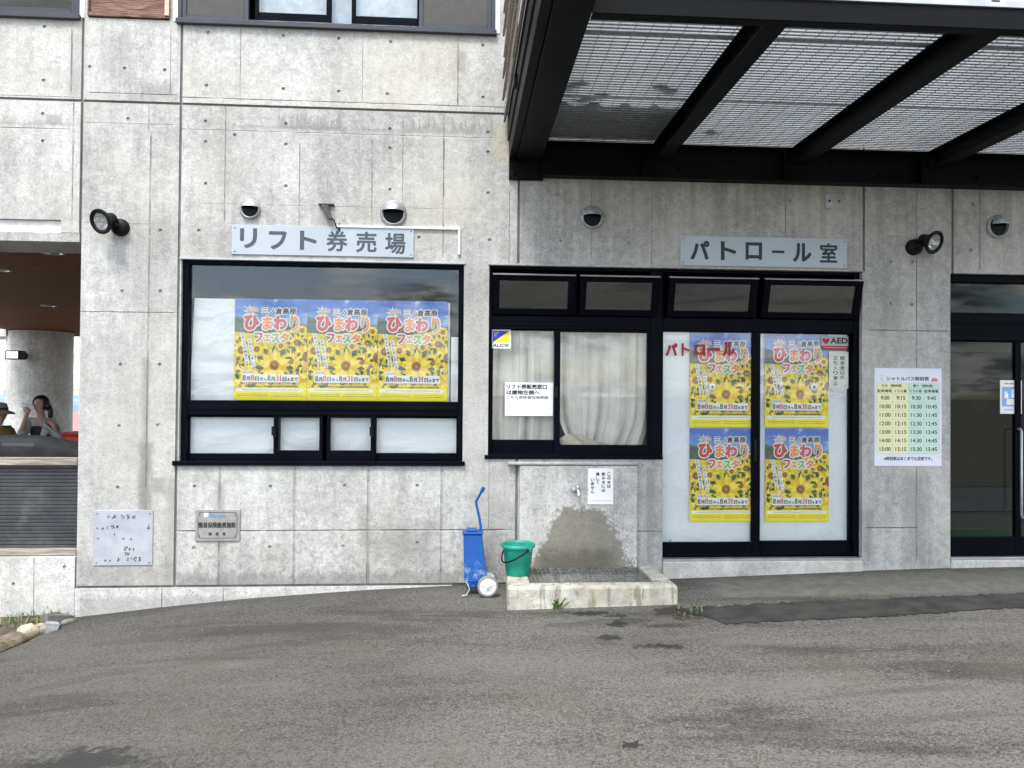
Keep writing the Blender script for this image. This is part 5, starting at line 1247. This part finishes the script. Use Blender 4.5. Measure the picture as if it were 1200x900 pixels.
while u < .92: b.rect(x0+w*u, x0+w*(u+.02), z0+h*.11, z0+h*.19, y-.0010, ink((.62, .40, .42))); u += .03
b.build('lettering', o)
x0, z1 = W(971.5, 412, .11); x1, z0 = W(996, 455.5, .11); y = .1105
o = MB().box(x0, x1, y, y+.003, z0, z1, plain('ivory_card', (.66, .67, .60), .5)).build('staff_notice'); tag(o, 'ivory strip of vertical brush writing hanging below the AED sticker', 'notice')
b = MB()
for colx, t0, s, st in ((984.5, 417.5, '関係者以外', 5.6), (976.5, 417, '立ち入り禁止', 5.9)):
    for k, ch in enumerate(s): a = W(colx, t0+k*st, y); c_ = W(colx+5.2, t0+k*st+4.8, y); b.text(ch, (a[0], c_[0], c_[1], a[1]), y-.0006, K, .012)
for z in (z1-.008, z0-.012): b.rect(x0+.03, x1-.03, z-.014, z+.010, y-.0008, ink((.60, .62, .60)))
b.build('lettering', o)
# pale blue notice on the entrance glass
x0, z1 = W(1172, 445.5, .09); x1, z0 = W(1197.5, 485, .09); y = .0905; w, h = x1-x0, z1-z0
o = MB().box(x0, x1, y, y+.001, z0, z1, PAPER_W).build('entrance_notice'); tag(o, 'white notice with a blue picture panel on the entrance glass', 'notice')
b = MB(); q = ink((.22, .42, .72)); b.rect(x0+w*.08, x1-w*.08, z0+h*.22, z1-h*.20, y-.0005, q)
for u in (.2, .27, .34, .43, .5, .57, .64, .72): b.rect(x0+w*u, x0+w*(u+.05), z1-h*.12, z1-h*.09, y-.0005, K)
b.rect(x0+w*.30, x0+w*.68, z0+h*.27, z0+h*.44, y-.0009, ink((.85, .80, .75))); b.disc(x0+w*.27, z0+h*.62, w*.08, y-.0009, ink((.6, .75, .88)), 12); b.disc(x0+w*.62, z0+h*.66, w*.12, y-.0009, ink((.65, .78, .88)), 12); b.rect(x0+w*.2, x0+w*.38, z0+h*.46, z0+h*.60, y-.0010, WH); b.rect(x0+w*.52, x0+w*.74, z0+h*.48, z0+h*.6, y-.0010, WH)
for u in (.2, .29, .38, .47, .56, .65, .73): b.rect(x0+w*u, x0+w*(u+.06), z0+h*.10, z0+h*.14, y-.0005, q)
b.build('picture_panel', o)

# ------------------------------------------------------------------ entrance hall seen through the glass
MATG = plain('green_mat', (.03, .15, .05), .9, 0, .2, 60)
tag(MB().box(4.45, 7.4, .45, 1.35, .1005, .112, MATG).build('entrance_mat', None, .003), 'green entrance mat on the hall floor behind the glass door', 'mat')
DOORB = plain('brown_inner_door', (.060, .042, .028), .5, 0, .2, 4); FRG = plain('grey_inner_frame', (.085, .083, .080), .5)
idr = empty('inner_door', (6.0, 2.7, .1), 'brown inner door with a grey frame deep inside the entrance hall', 'door')
def ip(o): o.parent = idr; o.matrix_parent_inverse = Matrix.Translation((-6.0, -2.7, -.1)); return o
b = MB(); b.box(5.30, 5.38, 2.6, 2.75, .1, 2.2, FRG); b.box(7.3, 7.38, 2.6, 2.75, .1, 2.2, FRG); b.box(5.38, 7.3, 2.6, 2.75, 2.1, 2.2, FRG); ip(b.build('door_frame', None, .004))
b = MB(); b.box(5.40, 7.28, 2.66, 2.70, .42, 2.09, DOORB); ip(b.build('leaf', None, .004))
b = MB(); b.box(5.40, 7.28, 2.655, 2.70, .11, .415, FRG); ip(b.build('kick_plate', None, .004))
b = MB(); b.tube([(5.56, 2.60, .7), (5.56, 2.60, 1.7)], .014, ALU); ip(b.build('pull_bar'))

# ------------------------------------------------------------------ people at the counter
SKIN = plain('skin', (.42, .25, .18), .55, 0, .06, 6); HAIR = plain('black_hair', (.012, .010, .009), .45, 0, .3, 40)
def skin_mesh(name, joints, edges, m, sub=2):
    me = bpy.data.meshes.new(name); me.from_pydata([j[0] for j in joints], edges, []); o = bpy.data.objects.new(name, me); COL.objects.link(o)
    md = o.modifiers.new('skin', 'SKIN'); md.use_smooth_shade = True
    sv_ = me.skin_vertices[0].data
    for i, j in enumerate(joints): sv_[i].radius = (j[1], j[2] if len(j) > 2 else j[1]); sv_[i].use_root = (i == 0)
    s = o.modifiers.new('sub', 'SUBSURF'); s.levels = s.render_levels = sub
    dg = bpy.context.evaluated_depsgraph_get(); out = bpy.data.meshes.new_from_object(o.evaluated_get(dg)); out.name = name
    bpy.data.objects.remove(o); bpy.data.meshes.remove(me)
    out.materials.clear(); out.materials.append(m)
    for f in out.polygons: f.use_smooth = True
    return out
def ell(c, r, m, b=None, seg=20, ring=12, cut=None, rot=None):
    b = b or MB(); vs, fs = [], []
    for j in range(ring+1):
        for i in range(seg):
            a, q = 2*math.pi*i/seg, -math.pi/2+math.pi*j/ring; d = Vector((math.cos(a)*math.cos(q)*r[0], math.sin(a)*math.cos(q)*r[1], math.sin(q)*r[2]))
            if rot: d = rot @ d
            vs.append(Vector(c)+d)
    for j in range(ring):
        for i in range(seg):
            ids = (j*seg+i, j*seg+(i+1) % seg, (j+1)*seg+(i+1) % seg, (j+1)*seg+i)
            cen = sum((vs[k] for k in ids), Vector())/4-Vector(c)
            if cut and cut(cen): continue
            fs.append(ids)
    b.add(vs, fs, m, True); return b

def finger(J, E, root, pts, r):
    k = len(J)-1; prev = root
    for i, q in enumerate(pts): J.append((q, r*(1-.13*i))); E.append((prev, len(J)-1)); prev = len(J)-1

def person(name, loc, yaw, H, hand_r, hand_l, label, elbow_r, elbow_l, head_turn=0., grip=True):
    """standing figure: x = its right-to-left axis, -y = facing; hands given as wrist positions"""
    root = empty(name, loc, label, 'person'); root.rotation_euler = (0, 0, yaw); s = H/1.60
    def V3(x, y, z): return Vector((x, y, z))*s
    J = [(V3(0, 0, .86), .125*s, .10*s)]; E = []
    def add(prev, p, *r): J.append((p, *[q*s for q in r])); E.append((prev, len(J)-1)); return len(J)-1
    a = add(0, V3(0, -.005, 1.02), .090, .070); a = add(a, V3(0, -.008, 1.16), .095, .070); ch = add(a, V3(0, .006, 1.255), .060, .048)
    nk = add(ch, V3(0, .0, 1.325), .040, .042); n2_ = add(nk, V3(0, -.012, 1.385), .040, .044)
    hd = add(n2_, V3(0, -.030, 1.445), .060, .070); h2 = add(hd, V3(0, -.022, 1.505), .072, .084); add(h2, V3(0, -.012, 1.560), .055, .065)
    for sx in (-1, 1):
        hp = add(0, V3(sx*.085, 0, .80), .085, .085); kn = add(hp, V3(sx*.09, -.015, .45), .055, .055); an = add(kn, V3(sx*.095, .02, .075), .035, .038); add(an, V3(sx*.10, -.12, .03), .032, .025)
    for sx, el, wr in ((-1, elbow_r, hand_r), (1, elbow_l, hand_l)):
        sh_ = add(ch, V3(sx*.150, .005, 1.265), .036, .036); e_ = add(sh_, V3(*el), .037, .037); w_ = add(e_, V3(*wr), .024, .024)
        d = (V3(*wr)-V3(*el)).normalized(); side = d.cross(Vector((0, -1, .2))).normalized(); fw = side.cross(d).normalized()
        pm_ = add(w_, V3(*wr)+d*.05*s, .030, .018)
        base = V3(*wr)+d*.07*s
        for k, (off, ln) in enumerate(((-.028, .058), (-.010, .068), (.009, .064), (.027, .050))):
            q0 = base+side*off*s; curl = .75 if grip else .35
            q1 = q0+(d*(1-curl*.4)+fw*curl*.5)*ln*.45*s; q2 = q1+(d*(1-curl)+fw*curl)*ln*.45*s; q3 = q2+(d*(.5-curl)+fw*curl)*ln*.3*s
            finger(J, E, pm_, [q0, q1, q2, q3], .0088*s)
        t0 = V3(*wr)+d*.03*s-side*.028*s; finger(J, E, pm_, [t0, t0-side*.018*s+d*.025*s+fw*.012*s, t0-side*.012*s+d*.045*s+fw*.03*s], .0098*s)
    body = link('body', skin_mesh('body', J, E, SKIN), root)
    face = MB(); R_ = Matrix.Rotation(head_turn, 3, 'Z')
    for sx in (-1, 1):
        ell(V3(sx*.030, -.100, 1.500), (.012*s, .006*s, .006*s), HAIR, face, 10, 6)          # eyes
        face.bar(V3(sx*.016, -.104, 1.520), V3(sx*.045, -.096, 1.523), .006*s, .005*s, HAIR)   # brows
    face.build('eyes', body)
    b = MB(); ell(V3(0, -.112, 1.474), (.013*s, .018*s, .020*s), SKIN, b, 10, 6); b.build('nose', body)
    b = MB(); ell(V3(0, -.100, 1.440), (.022*s, .008*s, .006*s), plain('lips', (.34, .12, .10), .5), b, 10, 6); b.build('mouth', body)
    b = MB()
    for sx in (-1, 1): ell(V3(sx*.076, -.012, 1.488), (.010*s, .018*s, .028*s), SKIN, b, 8, 6)
    tag(b.build('ears', body), kind='stuff')
    return root, s, V3, ch

# drinking visitor
px_, py_ = W(49, 463, 2.75); H1 = py_+.06
pr, s, V3, _ = person('person', (px_, 2.75, -.06), math.radians(-14), H1, (-.04, -.185, 1.355), (.16, -.22, 1.00), 'dark haired person in a pale cardigan over a black top drinking from a clear cup', (-.115, -.20, 1.09), (.22, .02, 1.03))
b = MB(); ell(V3(0, -.008, 1.505), (.088*s, .104*s, .098*s), HAIR, b, 24, 16, lambda c: c.y < -.045*s and c.z < .052*s and abs(c.x) < .07*s); ell(V3(0, .100, 1.455), (.042*s, .042*s, .05*s), HAIR, b, 14, 10); ell(V3(.05, .085, 1.375), (.030*s, .032*s, .085*s), HAIR, b, 12, 10); b.build('hair', pr)
CARD = plain('pale_cardigan', (.36, .345, .345), .9, 0, .12, 25); TOPB = plain('black_top', (.018, .018, .02), .8)
def cl(prn, name, J, E, m): return link(name, skin_mesh(name, [(V3(*q[0]), *[k*s for k in q[1:]]) for q in J], E, m), prn)
cl(pr, 'black_top', [((0, 0, .84), .135, .112), ((0, -.005, 1.02), .116, .094), ((0, -.014, 1.16), .136, .105), ((0, -.002, 1.25), .112, .082)], [(0, 1), (1, 2), (2, 3)], TOPB)
cl(pr, 'cardigan', [((0, .035, 1.22), .118, .07), ((0, .035, 1.05), .125, .075), ((0, .03, .86), .140, .09), ((-.150, .0, 1.262), .080, .078), ((-.115, -.20, 1.09), .050, .050), ((-.08, -.19, 1.21), .042, .042), ((.150, .0, 1.262), .080, .078), ((.24, .02, 1.03), .050, .050), ((.175, -.17, 1.005), .038, .038), ((.10, -.09, 1.12), .055, .03), ((.12, -.09, .92), .055, .03)], [(0, 1), (1, 2), (0, 3), (3, 4), (4, 5), (0, 6), (6, 7), (7, 8), (6, 9), (9, 10)], CARD)
cl(pr, 'trousers', [((0, 0, .86), .142, .118), ((-.09, 0, .76), .095, .095), ((-.092, -.01, .45), .068, .068), ((-.097, .02, .10), .055, .055), ((.09, 0, .76), .095, .095), ((.092, -.01, .45), .068, .068), ((.097, .02, .10), .055, .055)], [(0, 1), (1, 2), (2, 3), (0, 4), (4, 5), (5, 6)], plain('dark_trousers', (.03, .032, .04), .8))
cupm = Matrix.Translation((px_, 2.75, -.06)) @ Matrix.Rotation(math.radians(-14), 4, 'Z')
c0 = cupm @ V3(-.030, -.150, 1.452); ca = (cupm.to_3x3() @ Vector((-.25, -.80, .28))).normalized()
CUPM = Mat('clear_plastic_cup'); CUPM.set((.85, .87, .88), .2); CUPM.b.inputs['Alpha'].default_value = .45; CUPM = CUPM.m
b = MB(); b.lathe([(.040, -.02), (.036, .03), (.029, .095), (.001, .096)], CUPM, 24, ca, c0); cup = b.build('drinking_cup'); tag(cup, 'clear plastic cup held to the mouth of the dark haired person', 'cup')

# visitor in the sun hat, half out of the picture
hx2, hz2 = W(-2, 472, 2.15); H2 = hz2+.06-.02
pr, s, V3, _ = person('person', (hx2, 2.15, -.06), math.radians(75), H2, (-.14, -.40, .99), (.18, -.30, .98), 'person in an olive yellow shirt and brown sun hat at the left picture edge', (-.24, -.12, 1.02), (.24, -.08, 1.0), 0, False)
b = MB(); ell(V3(0, .0, 1.50), (.086*s, .100*s, .09*s), HAIR, b, 20, 14, lambda c: c.y < -.04*s and c.z < .04*s); b.build('hair', pr)
OLV = plain('olive_yellow_shirt', (.20, .15, .022), .85, 0, .2, 20); HATM = plain('brown_hat_felt', (.20, .17, .12), .85, 0, .15, 30); BAND = plain('dark_hat_band', (.03, .026, .022), .7)
cl(pr, 'shirt', [((0, 0, .84), .150, .125), ((0, -.005, 1.02), .135, .105), ((0, -.012, 1.16), .150, .112), ((0, .0, 1.27), .120, .085), ((-.165, .0, 1.27), .074, .070), ((-.24, -.12, 1.02), .056, .056), ((.165, .0, 1.27), .074, .070), ((.24, -.08, 1.0), .056, .056)], [(0, 1), (1, 2), (2, 3), (3, 4), (4, 5), (3, 6), (6, 7)], OLV)
cl(pr, 'trousers', [((0, 0, .86), .150, .122), ((-.09, 0, .76), .1, .1), ((-.092, -.01, .45), .07, .07), ((-.097, .02, .10), .055, .055), ((.09, 0, .76), .1, .1), ((.092, -.01, .45), .07, .07), ((.097, .02, .10), .055, .055)], [(0, 1), (1, 2), (2, 3), (0, 4), (4, 5), (5, 6)], plain('khaki_trousers', (.16, .14, .10), .8))
b = MB(); b.tube([V3(.10, -.135, .90), V3(.105, -.14, 1.15), V3(.10, -.08, 1.335), V3(.06, .09, 1.33), V3(-.08, .14, 1.05)], .016*s, BAND, 8); b.build('bag_strap', pr)
hat = MB(); hc = V3(0, -.008, 1.53); hat.lathe([(.185*s, -.045*s), (.15*s, -.018*s), (.098*s, .0), (.094*s, .05*s), (.082*s, .085*s), (.03*s, .10*s), (.001, .098*s)], HATM, 36, (0, 0, 1), hc)
ho = hat.build('hat', pr); bb = MB(); bb.lathe([(.101*s, .004*s), (.099*s, .035*s)], BAND, 36, (0, 0, 1), hc); bb.build('hat_band', ho)
